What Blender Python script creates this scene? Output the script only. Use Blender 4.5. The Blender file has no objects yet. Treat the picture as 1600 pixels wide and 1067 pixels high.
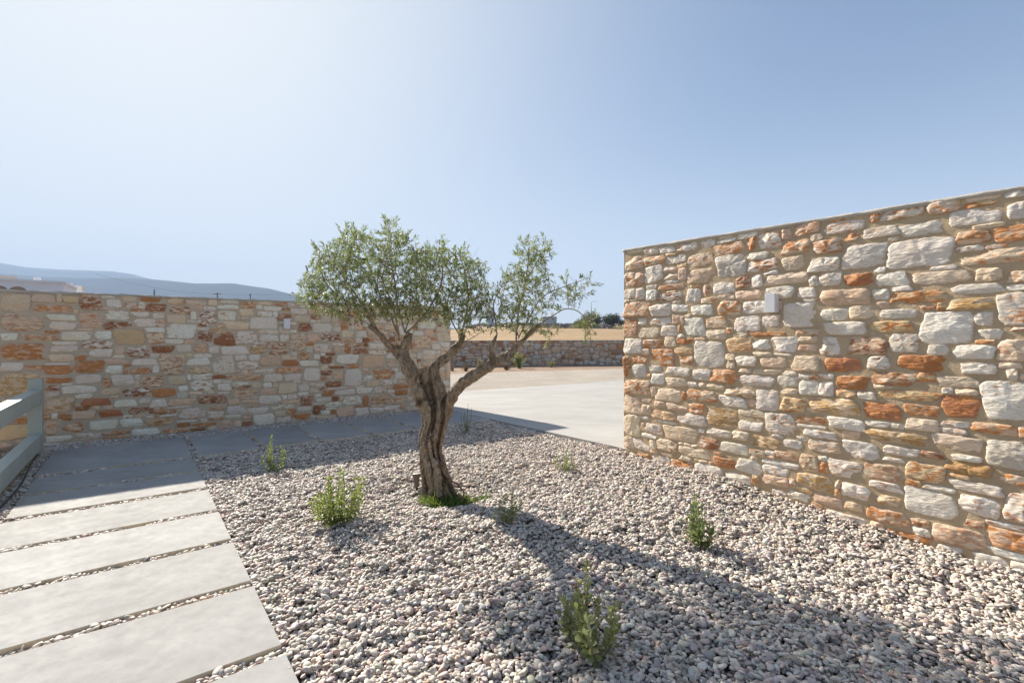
import bpy, bmesh, math, random
import numpy as np
from mathutils import Vector, Matrix

SC = bpy.context.scene
R = math.radians
# ------------------------------------------------------------------ camera, world, sun
FPX, CX, CY, H = 740.0, 800.0, 533.5, 1.25       # focal length in photo pixels (1600 wide), principal point, eye height
cam_d = bpy.data.cameras.new("camera"); cam = bpy.data.objects.new("camera", cam_d)
SC.collection.objects.link(cam); SC.camera = cam
cam.location = (0, 0, H); cam.rotation_euler = (R(90), 0, 0)
cam_d.sensor_width = 36; cam_d.lens = 36 * FPX / 1600
cam_d.clip_start = .05; cam_d.clip_end = 40000

SUN_AZ, SUN_EL = 41.5, 32.3                      # degrees left of the view axis, and above the horizon
W = bpy.data.worlds.new("World"); SC.world = W; W.use_nodes = True
nt = W.node_tree; nt.nodes.clear()
wo = nt.nodes.new("ShaderNodeOutputWorld"); bg = nt.nodes.new("ShaderNodeBackground")
sky = nt.nodes.new("ShaderNodeTexSky"); sky.sky_type = 'NISHITA'; sky.sun_disc = False
sky.sun_elevation = R(SUN_EL); sky.sun_rotation = R(-SUN_AZ)
sky.altitude = 50; sky.air_density = 1.0; sky.dust_density = .3; sky.ozone_density = 1.0
bg.inputs[1].default_value = .10
# soft shoulder on the very bright aureole round the sun:  c / (1 + luminance / k)
bw = nt.nodes.new("ShaderNodeRGBToBW"); ma = nt.nodes.new("ShaderNodeMath"); ma.operation = 'MULTIPLY_ADD'; ma.inputs[1].default_value = 1 / 9.; ma.inputs[2].default_value = 1
dv = nt.nodes.new("ShaderNodeVectorMath"); dv.operation = 'DIVIDE'
nt.links.new(sky.outputs[0], bw.inputs[0]); nt.links.new(bw.outputs[0], ma.inputs[0]); nt.links.new(sky.outputs[0], dv.inputs[0]); nt.links.new(ma.outputs[0], dv.inputs[1])
# thin summer veil in the air: whiter towards the sun and towards the horizon (a function of direction only)
def wmath(op, a, b=None, c=None):
    n = nt.nodes.new("ShaderNodeMath"); n.operation = op
    for i_, v_ in enumerate((a, b, c)):
        if v_ is None: continue
        if isinstance(v_, (int, float)): n.inputs[i_].default_value = v_
        else: nt.links.new(v_, n.inputs[i_])
    return n.outputs[0]
SD = (-math.sin(R(SUN_AZ)) * math.cos(R(SUN_EL)), math.cos(R(SUN_AZ)) * math.cos(R(SUN_EL)), math.sin(R(SUN_EL)))
wtc = nt.nodes.new("ShaderNodeTexCoord"); nrm = nt.nodes.new("ShaderNodeVectorMath"); nrm.operation = 'NORMALIZE'; nt.links.new(wtc.outputs["Generated"], nrm.inputs[0])
dt = nt.nodes.new("ShaderNodeVectorMath"); dt.operation = 'DOT_PRODUCT'; dt.inputs[1].default_value = SD; nt.links.new(nrm.outputs[0], dt.inputs[0])
wsp = nt.nodes.new("ShaderNodeSeparateXYZ"); nt.links.new(nrm.outputs[0], wsp.inputs[0])
cg = wmath('MAXIMUM', dt.outputs["Value"], 0.)
v1 = wmath('MULTIPLY', wmath('POWER', cg, 4.0), .97)
el_ = wmath('POWER', wmath('DIVIDE', wsp.outputs[2], .26), 2.)
v2 = wmath('MULTIPLY', wmath('EXPONENT', wmath('MULTIPLY', el_, -1.)), wmath('MULTIPLY_ADD', cg, .50, .46))
veil = wmath('SUBTRACT', 1., wmath('MULTIPLY', wmath('SUBTRACT', 1., v1), wmath('SUBTRACT', 1., v2)))
hs = nt.nodes.new("ShaderNodeVectorMath"); hs.operation = 'MULTIPLY'; hs.inputs[1].default_value = (.48, .525, .57); nt.links.new(dv.outputs[0], hs.inputs[0])
wmx = nt.nodes.new("ShaderNodeMix"); wmx.data_type = 'RGBA'; nt.links.new(veil, wmx.inputs[0]); nt.links.new(hs.outputs[0], wmx.inputs[6]); wmx.inputs[7].default_value = (3.40, 3.52, 3.55, 1)
nt.links.new(wmx.outputs[2], bg.inputs[0]);nt.links.new(bg.outputs[0], wo.inputs[0])

sun_d = bpy.data.lights.new("sun", 'SUN'); sun = bpy.data.objects.new("sun", sun_d)
SC.collection.objects.link(sun)
sun_d.energy = 4.6; sun_d.angle = R(.8); sun_d.color = (1, .915, .79)
sd = Vector((-math.sin(R(SUN_AZ)) * math.cos(R(SUN_EL)), math.cos(R(SUN_AZ)) * math.cos(R(SUN_EL)), math.sin(R(SUN_EL))))
sun.rotation_euler = sd.to_track_quat('Z', 'Y').to_euler(); sun.location = (-3, 4, 8)
vs = SC.view_settings; vs.view_transform = 'Standard'; vs.look = 'None'; vs.exposure = 1.50; vs.gamma = 1
SC.cycles.max_bounces = 8; SC.cycles.diffuse_bounces = 4; SC.cycles.volume_bounces = 0
SC.cycles.transparent_max_bounces = 16
SC.cycles.use_denoising = True

# ------------------------------------------------------------------ helpers
def tag(o, label=None, cat=None, group=None, kind=None):
    if label: o["label"] = label
    if cat: o["category"] = cat
    if group: o["group"] = group
    if kind: o["kind"] = kind
    return o

def empty(name, loc, label, cat, group=None):
    o = bpy.data.objects.new(name, None); SC.collection.objects.link(o)
    o.location = loc; o.empty_display_size = .2
    return tag(o, label, cat, group)

def build(name, V, F, m, parent=None, smooth=True, attrs=None, local=None):
    """V (n,3) world coords, F list of index tuples or (k,3|4) array.  Parts are stored relative to their parent empty."""
    V = np.asarray(V, dtype=np.float64)
    org = np.zeros(3)
    if parent is not None: org = np.array(parent.location)
    elif local is not None: org = np.array(local)
    me = bpy.data.meshes.new(name)
    me.vertices.add(len(V)); me.vertices.foreach_set("co", (V - org).astype(np.float32).ravel())
    if isinstance(F, np.ndarray):
        k = F.shape[1]; li = F.ravel(); tot = np.full(len(F), k)
    else:
        tot = np.array([len(f) for f in F]); li = np.concatenate([np.asarray(f) for f in F]) if len(F) else np.zeros(0, int)
    st = np.concatenate([[0], np.cumsum(tot)[:-1]]) if len(tot) else tot
    me.loops.add(len(li)); me.loops.foreach_set("vertex_index", li.astype(np.int32))
    me.polygons.add(len(tot)); me.polygons.foreach_set("loop_start", st.astype(np.int32))
    me.polygons.foreach_set("use_smooth", np.full(len(tot), smooth))
    me.update(calc_edges=True); me.validate()
    for an, arr in (attrs or {}).items():
        arr = np.asarray(arr, dtype=np.float32)
        if arr.ndim == 2:
            a = me.attributes.new(an, 'FLOAT_COLOR', 'POINT')
            if arr.shape[1] == 3: arr = np.hstack([arr, np.ones((len(arr), 1), np.float32)])
            a.data.foreach_set("color", arr.ravel())
        else:
            a = me.attributes.new(an, 'FLOAT', 'POINT'); a.data.foreach_set("value", arr)
    me.materials.append(m)
    o = bpy.data.objects.new(name, me); SC.collection.objects.link(o)
    if parent is not None: o.parent = parent
    elif local is not None: o.location = local
    return o

class MB:
    def __init__(s): s.V = []; s.F = []; s.n = 0
    def add(s, V, F):
        s.V.append(np.asarray(V, float)); s.F += [tuple(int(i) + s.n for i in f) for f in F]; s.n += len(V)
    def box(s, c, ex, ey, ez, hx, hy, hz, bev=0):
        """centre c, unit axes, half sizes, optional bevel"""
        bm = bmesh.new(); bmesh.ops.create_cube(bm, size=2)
        for v in bm.verts: v.co = Vector((v.co.x * hx, v.co.y * hy, v.co.z * hz))
        if bev: bmesh.ops.bevel(bm, geom=bm.edges[:], offset=bev, segments=2, affect='EDGES', profile=.6)
        bm.verts.index_update()
        P = np.array([v.co[:] for v in bm.verts])
        V = np.asarray(c) + P[:, :1] * np.asarray(ex) + P[:, 1:2] * np.asarray(ey) + P[:, 2:] * np.asarray(ez)
        s.add(V, [[v.index for v in f.verts] for f in bm.faces]); bm.free()
    def tube(s, pts, rad, n=8, cap=True):
        V, F = tube(pts, rad, n, cap); s.add(V, F)
    def build(s, name, m, parent=None, smooth=False, **k):
        return build(name, np.vstack(s.V), s.F, m, parent, smooth, **k)

def frames(P):
    T = np.gradient(P, axis=0); T /= np.linalg.norm(T, axis=1)[:, None] + 1e-12
    ref = np.array([0, 0, 1.]) if abs(T[0][2]) < .9 else np.array([1., 0, 0])
    A = []; a = np.cross(T[0], ref); a /= np.linalg.norm(a)
    for t in T:
        a = a - t * np.dot(a, t); a /= np.linalg.norm(a) + 1e-12; A.append(a.copy())
    A = np.array(A); return T, A, np.cross(T, A)

def tube(pts, rad, n=8, cap=True):
    P = np.asarray(pts, float); r = np.broadcast_to(np.asarray(rad, float), (len(P),))
    T, A, B = frames(P); th = np.arange(n) * 2 * np.pi / n
    V = (P[:, None] + r[:, None, None] * (np.cos(th)[None, :, None] * A[:, None] + np.sin(th)[None, :, None] * B[:, None])).reshape(-1, 3)
    F = []
    for i in range(len(P) - 1):
        for j in range(n):
            k = (j + 1) % n; F.append((i * n + j, i * n + k, (i + 1) * n + k, (i + 1) * n + j))
    if cap:
        F.append(tuple(range(n))[::-1]); F.append(tuple((len(P) - 1) * n + j for j in range(n)))
    return V, F

def spline(P, n=8):
    P = np.asarray(P, float); Q = np.vstack([2 * P[0] - P[1], P, 2 * P[-1] - P[-2]]); out = []
    for i in range(1, len(Q) - 2):
        for t in np.arange(n) / n:
            a, b, c, d = Q[i - 1], Q[i], Q[i + 1], Q[i + 2]
            out.append(.5 * (2 * b + (c - a) * t + (2 * a - 5 * b + 4 * c - d) * t * t + (-a + 3 * b - 3 * c + d) * t ** 3))
    out.append(P[-1]); return np.array(out)

def _h(i, j, k, s):
    n = (i * 73856093) ^ (j * 19349663) ^ (k * 83492791) ^ (s * 2654435)
    n = (n ^ (n >> 13)) * 1274126177; n &= 0x7fffffff
    n = (n ^ (n >> 16)); return (n & 0xffffff) / float(0xffffff) * 2 - 1
def vnoise(P, scale=1., seed=0):
    Q = np.asarray(P, float) * scale
    if Q.shape[1] == 2: Q = np.hstack([Q, np.zeros((len(Q), 1))])
    I = np.floor(Q).astype(np.int64); f = Q - I; f = f * f * (3 - 2 * f); r = 0
    for a in (0, 1):
        for b in (0, 1):
            for c in (0, 1):
                w = (f[:, 0] if a else 1 - f[:, 0]) * (f[:, 1] if b else 1 - f[:, 1]) * (f[:, 2] if c else 1 - f[:, 2])
                r = r + w * _h(I[:, 0] + a, I[:, 1] + b, I[:, 2] + c, seed)
    return r
def fbm(P, scale=1., octv=4, seed=0):
    r = 0; a = 1.; t = 0
    for o in range(octv):
        r = r + a * vnoise(P, scale * 2 ** o, seed + o * 17); t += a; a *= .5
    return r / t
def sstep(a, b, x):
    t = np.clip((x - a) / (b - a), 0, 1); return t * t * (3 - 2 * t)

# node material helper
class Mat:
    def __init__(s, name, rough=.8):
        s.m = bpy.data.materials.new(name); s.m.use_nodes = True; s.t = s.m.node_tree; s.t.nodes.clear()
        s.out = s.t.nodes.new("ShaderNodeOutputMaterial"); s.b = s.t.nodes.new("ShaderNodeBsdfPrincipled")
        s.t.links.new(s.b.outputs[0], s.out.inputs[0]); s.b.inputs["Roughness"].default_value = rough
        s.b.inputs["Specular IOR Level"].default_value = .3
        s.tc = s.t.nodes.new("ShaderNodeTexCoord"); s.co = s.tc.outputs["Object"]
    def L(s, a, b): s.t.links.new(a, b)
    def noise(s, scale, detail=4, rough=.55, vec=None, dist=0, out=0):
        n = s.t.nodes.new("ShaderNodeTexNoise"); n.inputs["Scale"].default_value = scale
        n.inputs["Detail"].default_value = detail; n.inputs["Roughness"].default_value = rough
        n.inputs["Distortion"].default_value = dist; s.L(vec or s.co, n.inputs["Vector"]); return n.outputs[out]
    def vmap(s, scale=(1, 1, 1), rot=(0, 0, 0), vec=None):
        n = s.t.nodes.new("ShaderNodeMapping"); n.inputs["Scale"].default_value = scale; n.inputs["Rotation"].default_value = rot
        s.L(vec or s.co, n.inputs[0]); return n.outputs[0]
    def vor(s, scale, feature='F1', vec=None, out="Distance"):
        n = s.t.nodes.new("ShaderNodeTexVoronoi"); n.feature = feature; n.inputs["Scale"].default_value = scale
        s.L(vec or s.co, n.inputs["Vector"]); return n.outputs[out]
    def ramp(s, x, stops):
        n = s.t.nodes.new("ShaderNodeValToRGB"); e = n.color_ramp.elements
        while len(e) < len(stops): e.new(.5)
        for k, (p, c) in enumerate(stops):
            e[k].position = p; e[k].color = (*c, 1) if hasattr(c, "__len__") else (c, c, c, 1)
        s.L(x, n.inputs[0]); return n.outputs[0]
    def mix(s, f, a, b, mode='MIX'):
        n = s.t.nodes.new("ShaderNodeMix"); n.data_type = 'RGBA'; n.blend_type = mode
        for v, i in ((f, 0), (a, 6), (b, 7)):
            if isinstance(v, (int, float)): n.inputs[i].default_value = v if i == 0 else (v, v, v, 1)
            elif isinstance(v, tuple): n.inputs[i].default_value = (*v, 1)
            else: s.L(v, n.inputs[i])
        return n.outputs[2]
    def math(s, op, a, b=0., c=None):
        n = s.t.nodes.new("ShaderNodeMath"); n.operation = op
        for i, v in enumerate((a, b, c)):
            if v is None: continue
            if isinstance(v, (int, float)): n.inputs[i].default_value = v
            else: s.L(v, n.inputs[i])
        return n.outputs[0]
    def attr(s, name, out="Color"):
        n = s.t.nodes.new("ShaderNodeAttribute"); n.attribute_name = name; return n.outputs[out]
    def bump(s, h, strength=.5, dist=.01, nrm=None):
        n = s.t.nodes.new("ShaderNodeBump"); n.inputs["Strength"].default_value = strength
        n.inputs["Distance"].default_value = dist; s.L(h, n.inputs["Height"])
        if nrm: s.L(nrm, n.inputs["Normal"])
        return n.outputs[0]
    def fin(s, col=None, bump=None, rough=None):
        if col is not None:
            if isinstance(col, tuple): s.b.inputs["Base Color"].default_value = (*col, 1)
            else: s.L(col, s.b.inputs["Base Color"])
        if bump is not None: s.L(bump, s.b.inputs["Normal"])
        if rough is not None: s.L(rough, s.b.inputs["Roughness"])
        return s.m

def flat(name, col, rough=.6, var=.12, scale=6):
    M = Mat(name, rough); n = M.noise(scale, 5)
    a = tuple(c * (1 - var) for c in col); b = tuple(min(1, c * (1 + var)) for c in col)
    return M.fin(M.ramp(n, [(.3, a), (.7, b)]), M.bump(M.noise(scale * 12, 3), .15, .004))

# ------------------------------------------------------------------ materials
def m_stone():
    M = Mat("rubble_stone", .62)
    tint = M.attr("tint"); st = M.attr("stain"); amt = M.attr("amt", "Fac"); rnd = M.attr("rnd", "Vector")
    add = M.t.nodes.new("ShaderNodeVectorMath"); add.operation = 'ADD'; M.L(M.co, add.inputs[0]); M.L(rnd, add.inputs[1]); v = add.outputs[0]
    vs_ = M.vmap((1, 1, 2.6), (.2, .25, 0), v)
    n1 = M.noise(13, 7, .62, vs_, .6)
    thr = M.math('ADD', n1, amt); thr = M.math('SUBTRACT', thr, .5)
    f = M.ramp(thr, [(.44, 0.), (.58, 1.)])
    veins = M.noise(34, 6, .65, vs_, 1.2)
    base = M.mix(M.ramp(veins, [(.36, .0), (.62, 1.)]), M.mix(.34, tint, (.20, .19, .18)), tint)
    base = M.mix(M.ramp(M.noise(6, 3, .5, v), [(.45, 0.), (.75, .35)]), base, (.62, .43, .27))
    sc = M.mix(M.ramp(M.noise(40, 5, .7, v), [(.3, 0.), (.7, 1.)]), M.mix(.5, st, (.16, .06, .03)), M.mix(.25, st, (.6, .40, .22)))
    col = M.mix(f, base, sc)
    sm = M.ramp(M.attr("edge", "Fac"), [(.86, 0.), (1., .75)])
    sm = M.mix(1., sm, M.ramp(M.noise(30, 3, .6), [(.35, .25), (.6, 1.)]), 'MULTIPLY')
    col = M.mix(sm, col, (.40, .33, .25))
    bh = M.mix(.45, M.noise(36, 8, .66, vs_, .4), M.vor(24, 'F1', vs_))
    return M.fin(col, M.bump(M.noise(190, 4, .6), .35, .002, M.bump(bh, .7, .012)))

def m_mortar(name, a, b):
    M = Mat(name, .93); n = M.noise(5, 6, .6); g = M.noise(260, 3, .7)
    c = M.mix(M.ramp(n, [(.3, 0.), (.7, 1.)]), a, b)
    c = M.mix(M.ramp(g, [(.34, .45), (.5, 0.)]), c, tuple(x * .45 for x in a))
    c = M.mix(M.ramp(M.noise(170, 2, .6), [(.62, 0.), (.7, .5)]), c, tuple(min(1, x * 1.5) for x in b))
    return M.fin(c, M.bump(g, .55, .004, M.bump(M.noise(28, 5, .65), .6, .012)))

def m_pebble():
    M = Mat("pebble", .55); t = M.attr("tint")
    n = M.noise(70, 5, .6); c = M.mix(M.ramp(n, [(.3, .32), (.55, 0.)]), t, (.16, .14, .13))
    c = M.mix(M.ramp(M.noise(150, 3, .6, M.vmap((1, .35, 2.), (.4, .3, .5))), [(.58, 0.), (.7, .3)]), c, (.72, .68, .62))
    return M.fin(c, M.bump(M.noise(420, 3, .6), .25, .001))

def m_slab():
    M = Mat("pale_concrete_tile", .8); M.b.inputs["Specular IOR Level"].default_value = .15
    a = M.noise(1.7, 6, .62, M.vmap((1, 1.6, 1), (0, 0, .6)), .8); b = M.noise(14, 6, .7)
    c = M.mix(M.ramp(a, [(.36, 0.), (.64, 1.)]), (.285, .282, .272), (.37, .366, .355))
    c = M.mix(M.ramp(b, [(.45, 0.), (.75, .4)]), c, (.25, .243, .232))
    c = M.mix(M.ramp(M.noise(120, 2, .5), [(.66, 0.), (.74, .18)]), c, (.25, .24, .23))
    oi = M.t.nodes.new('ShaderNodeObjectInfo'); c = M.mix(1., c, M.ramp(oi.outputs['Random'], [(0., .93), (1., 1.06)]), 'MULTIPLY')
    # cream unglazed sides
    g = M.t.nodes.new("ShaderNodeNewGeometry"); sp = M.t.nodes.new("ShaderNodeSeparateXYZ"); M.L(g.outputs["True Normal"], sp.inputs[0])
    side = M.math('LESS_THAN', M.math('ABSOLUTE', sp.outputs[2]), .5)
    c = M.mix(side, c, M.mix(M.ramp(M.noise(30, 4, .6), [(.35, 0.), (.7, 1.)]), (.58, .48, .34), (.72, .62, .46)))
    M.L(M.ramp(b, [(.3, .7), (.7, .85)]), M.b.inputs["Roughness"])
    return M.fin(c, M.bump(M.noise(200, 4, .6), .12, .001))

def m_concrete():
    M = Mat("driveway_concrete", .8)
    a = M.noise(.7, 7, .62, M.vmap((1, 2.2, 1), (0, 0, .75)), .9); b = M.noise(7, 6, .7)
    c = M.mix(M.ramp(a, [(.3, 0.), (.7, 1.)]), (.32, .31, .29), (.42, .41, .385))
    c = M.mix(M.ramp(b, [(.5, 0.), (.8, .35)]), c, (.26, .245, .225))
    return M.fin(c, M.bump(M.noise(60, 4, .6), .2, .003))

def m_bark():
    M = Mat("olive_bark", .9)
    v = M.vmap((1, 1, .5)); n = M.noise(22, 7, .66, v, .7); big = M.noise(5, 4, .6)
    c = M.ramp(n, [(.30, (.05, .032, .020)), (.44, (.20, .14, .09)), (.60, (.42, .33, .235)), (.80, (.55, .46, .35))])
    c = M.mix(M.ramp(big, [(.42, 0.), (.7, .55)]), c, (.34, .27, .19))
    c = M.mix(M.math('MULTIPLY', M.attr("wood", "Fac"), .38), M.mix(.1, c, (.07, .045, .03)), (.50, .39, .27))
    c = M.mix(M.math('MULTIPLY', M.attr("seam", "Fac"), .65), c, (.045, .028, .018))  # bark colour darkened along strand seams, standing in for crevice shade
    c = M.mix(M.ramp(M.noise(60, 3, .6), [(.62, 0.), (.7, .4)]), c, (.42, .41, .36))
    c = M.mix(M.ramp(M.noise(48, 5, .7, v, .5), [(.38, .75), (.52, 0.)]), c, (.075, .048, .03))
    return M.fin(c, M.bump(M.noise(110, 5, .65, v), .9, .006, M.bump(n, 1., .03)))

def m_leaf(name, top, under, young=None, trans=.35):
    M = Mat(name, .45)
    t = M.attr("tint", "Fac")
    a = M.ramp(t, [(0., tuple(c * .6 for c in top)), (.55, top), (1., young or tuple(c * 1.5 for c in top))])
    g = M.t.nodes.new("ShaderNodeNewGeometry")
    c = M.mix(g.outputs["Backfacing"], a, under)
    c2 = M.mix(M.attr("dry", "Fac"), c, (.30, .15, .06))
    M.L(c2, M.b.inputs["Base Color"])
    tr = M.t.nodes.new("ShaderNodeBsdfTranslucent"); M.L(M.mix(.5, c2, (.30, .40, .06)), tr.inputs[0])
    mx = M.t.nodes.new("ShaderNodeMixShader"); mx.inputs[0].default_value = trans
    M.L(M.b.outputs[0], mx.inputs[1]); M.L(tr.outputs[0], mx.inputs[2]); M.L(mx.outputs[0], M.out.inputs[0])
    return M.m

MS = m_stone()
MMR = m_mortar("sandy_mortar", (.46, .345, .215), (.56, .435, .285))
MML = m_mortar("grey_mortar", (.49, .395, .285), (.60, .495, .365))
MCAP = m_mortar("mortar_cap", (.42, .39, .34), (.55, .51, .45))
MP = m_pebble(); MSL = m_slab(); MCON = m_concrete(); MBARK = m_bark()
MPAINT = flat("grey_green_paint", (.41, .435, .375), .45, .06, 3)
MWHITE = flat("white_plaster", (.74, .73, .71), .8, .05, 2)
MLAMP = flat("white_enamel", (.72, .72, .73), .4, .03, 8)
MDARK = flat("dark_plastic", (.035, .035, .033), .5)
MSPOT = flat("bronze_metal", (.13, .115, .095), .45)
MGLASS = flat("frosted_lens", (.55, .52, .46), .25, .05)
MHOSE = flat("brown_hose", (.21, .10, .065), .5)
MWOOD = flat("weathered_pole", (.16, .13, .10), .9)
MTWIG = flat("twig_bark", (.27, .205, .14), .85, .35, 30)

def ray(px, py, Y): return np.array([(px - CX) / FPX * Y, Y, H - (py - CY) / FPX * Y])

# ------------------------------------------------------------------ layout frame: p runs up the path, q across it
P0 = np.array([-.952, 1.956]); p_ = np.array([-.620, .7846]); q_ = np.array([.7846, .620])
def sq(s, t): return P0 + s * p_ + t * q_
def to_st(x, y):
    dx, dy = x - P0[0], y - P0[1]; return dx * p_[0] + dy * p_[1], dx * q_[0] + dy * q_[1]
TREE = np.array([-.62, 4.02])

def g(x, y):
    x = np.asarray(x, float); y = np.asarray(y, float)
    z = -.022 - .13 * sstep(4.9, 2.6, y) * sstep(.6, 2.2, x)
    z = z + .05 * np.exp(-(((x - .45) / .55) ** 2 + ((y - 3.35) / .32) ** 2))
    z = z + .025 * np.exp(-(((x + .5) / .6) ** 2 + ((y - 3.3) / .25) ** 2))
    z = z - .075 * np.exp(-(((x - TREE[0]) / .38) ** 2 + ((y - TREE[1]) / .3) ** 2))
    P = np.stack([x.ravel(), y.ravel()], 1)
    s, t = to_st(x, y)
    amp = .02 * sstep(.0, .5, t) * sstep(4.05, 3.6, s)
    z = z + amp * (vnoise(P, 2.1, 5) + .5 * vnoise(P, 5., 6)).reshape(x.shape)
    return z
def ground_hit(px, py):
    Y = 4.
    for _ in range(60):
        X = (px - CX) / FPX * Y; z = float(g(np.array([X]), np.array([Y]))[0]); Y = .5 * Y + .5 * (H - z) * FPX / (py - CY)
    X = (px - CX) / FPX * Y; return np.array([X, Y, float(g(np.array([X]), np.array([Y]))[0])])

# ------------------------------------------------------------------ masonry
COL = {'w': (.80, .765, .71), 'g': (.67, .635, .575), 'c': (.73, .62, .48), 'p': (.70, .53, .40), 'y': (.70, .55, .34),
       'o': (.64, .31, .12), 'r': (.42, .15, .06)}
STN = {'w': (.70, .67, .63), 'g': (.5, .47, .42), 'c': (.60, .48, .36), 'p': (.55, .32, .20), 'y': (.58, .37, .14), 'o': (.64, .25, .07), 'r': (.36, .12, .045)}

class Wall:
    def __init__(s, P, d, n, u0, u1, ztop, zbot=-.3):
        s.P = np.array(P, float); s.d = np.array(d, float); s.d /= np.linalg.norm(s.d); s.n = np.array(n, float); s.n /= np.linalg.norm(s.n)
        s.u0, s.u1, s.zt, s.zb = u0, u1, ztop, zbot; s.r = []; s.c = []
    def u_of(s, px):
        k = (px - CX) / FPX; return (k * s.P[1] - s.P[0]) / (s.d[0] - k * s.d[1])
    def uv(s, px, py):
        u = s.u_of(px); Y = s.P[1] + u * s.d[1]; return u, H - (py - CY) / FPX * Y
    def xyz(s, u, v, w):
        u = np.asarray(u, float); w = np.asarray(w, float)
        return np.stack([s.P[0] + u * s.d[0] + w * s.n[0], s.P[1] + u * s.d[1] + w * s.n[1], np.asarray(v, float) + 0 * u], -1)
    def put(s, r, code, gap=.010, mn=(.03, .018)):
        r = list(r)
        r[0] = max(r[0], s.u0); r[1] = min(r[1], s.u1); um = (r[0] + r[1]) / 2
        r[3] = min(r[3], s.zt(um) - .016); r[2] = max(r[2], s.zb)
        a0 = (r[1] - r[0]) * (r[3] - r[2])
        if r[1] - r[0] < mn[0] or r[3] - r[2] < mn[1]: return False
        for e in s.r:
            ox = min(r[1], e[1]) - max(r[0], e[0]) + gap; oy = min(r[3], e[3]) - max(r[2], e[2]) + gap
            if ox > 0 and oy > 0:
                if ox < oy:
                    if r[0] + r[1] < e[0] + e[1]: r[1] -= ox
                    else: r[0] += ox
                else:
                    if r[2] + r[3] < e[2] + e[3]: r[3] -= oy
                    else: r[2] += oy
                if r[1] - r[0] < mn[0] or r[3] - r[2] < mn[1]: return False
        if (r[1] - r[0]) * (r[3] - r[2]) < .45 * a0: return False
        s.r.append(r); s.c.append(code); return True
    def photo(s, ox, oy, sc, txt):
        for ln in txt.replace('\n', ';').split(';'):
            f = ln.split()
            if len(f) < 5: continue
            x0, y0, x1, y1 = [float(a) / sc for a in f[:4]]; x0 += ox; x1 += ox; y0 += oy; y1 += oy
            xc, yc = (x0 + x1) / 2, (y0 + y1) / 2
            ua, _ = s.uv(x0, yc); ub, _ = s.uv(x1, yc); u, v = s.uv(xc, yc)
            # drop of a level course across the stone
            dv = abs((H - v) * (1 / (s.P[1] + ua * s.d[1]) - 1 / (s.P[1] + ub * s.d[1]))) * FPX
            hh = max((y1 - y0) - .75 * dv, .5 * (y1 - y0)) / FPX * (s.P[1] + u * s.d[1])
            s.put((min(ua, ub), max(ua, ub), v - hh / 2, v + hh / 2), f[4])
    def fill(s, n, codes, big=(.26, .13), gap=.012, seed=1, mn=(.035, .02)):
        rg = random.Random(seed)
        for k in range(n):
            u = rg.uniform(s.u0, s.u1); v = rg.uniform(s.zb, s.zt(u) - .02)
            if any(e[0] - gap < u < e[1] + gap and e[2] - gap < v < e[3] + gap for e in s.r): continue
            q = k / n; mw = rg.uniform(.07, big[0]) * (1.25 - .8 * q); mh = rg.uniform(.03, big[1]) * (1.2 - .6 * q)
            near = [e for e in s.r if e[0] < u + mw and e[1] > u - mw and e[2] < v + mh and e[3] > v - mh]
            r = [u - .003, u + .003, v - .002, v + .002]; live = [1, 1, 1, 1]; stp = .004
            lim = s.zt(u) - .016
            while any(live):
                for i in range(4):
                    if not live[i]: continue
                    t = r[:]; t[i] += -stp if i in (0, 2) else stp
                    if t[1] - t[0] > mw or t[3] - t[2] > mh or t[0] < s.u0 or t[1] > s.u1 or t[2] < s.zb or t[3] > lim: live[i] = 0; continue
                    if any(e[0] - gap < t[1] and e[1] + gap > t[0] and e[2] - gap < t[3] and e[3] + gap > t[2] for e in near): live[i] = 0; continue
                    r = t
            if r[1] - r[0] < mn[0] or r[3] - r[2] < mn[1] or (r[3] - r[2]) > 1.6 * (r[1] - r[0]): continue
            s.r.append(r); s.c.append(rg.choice(codes))

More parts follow.
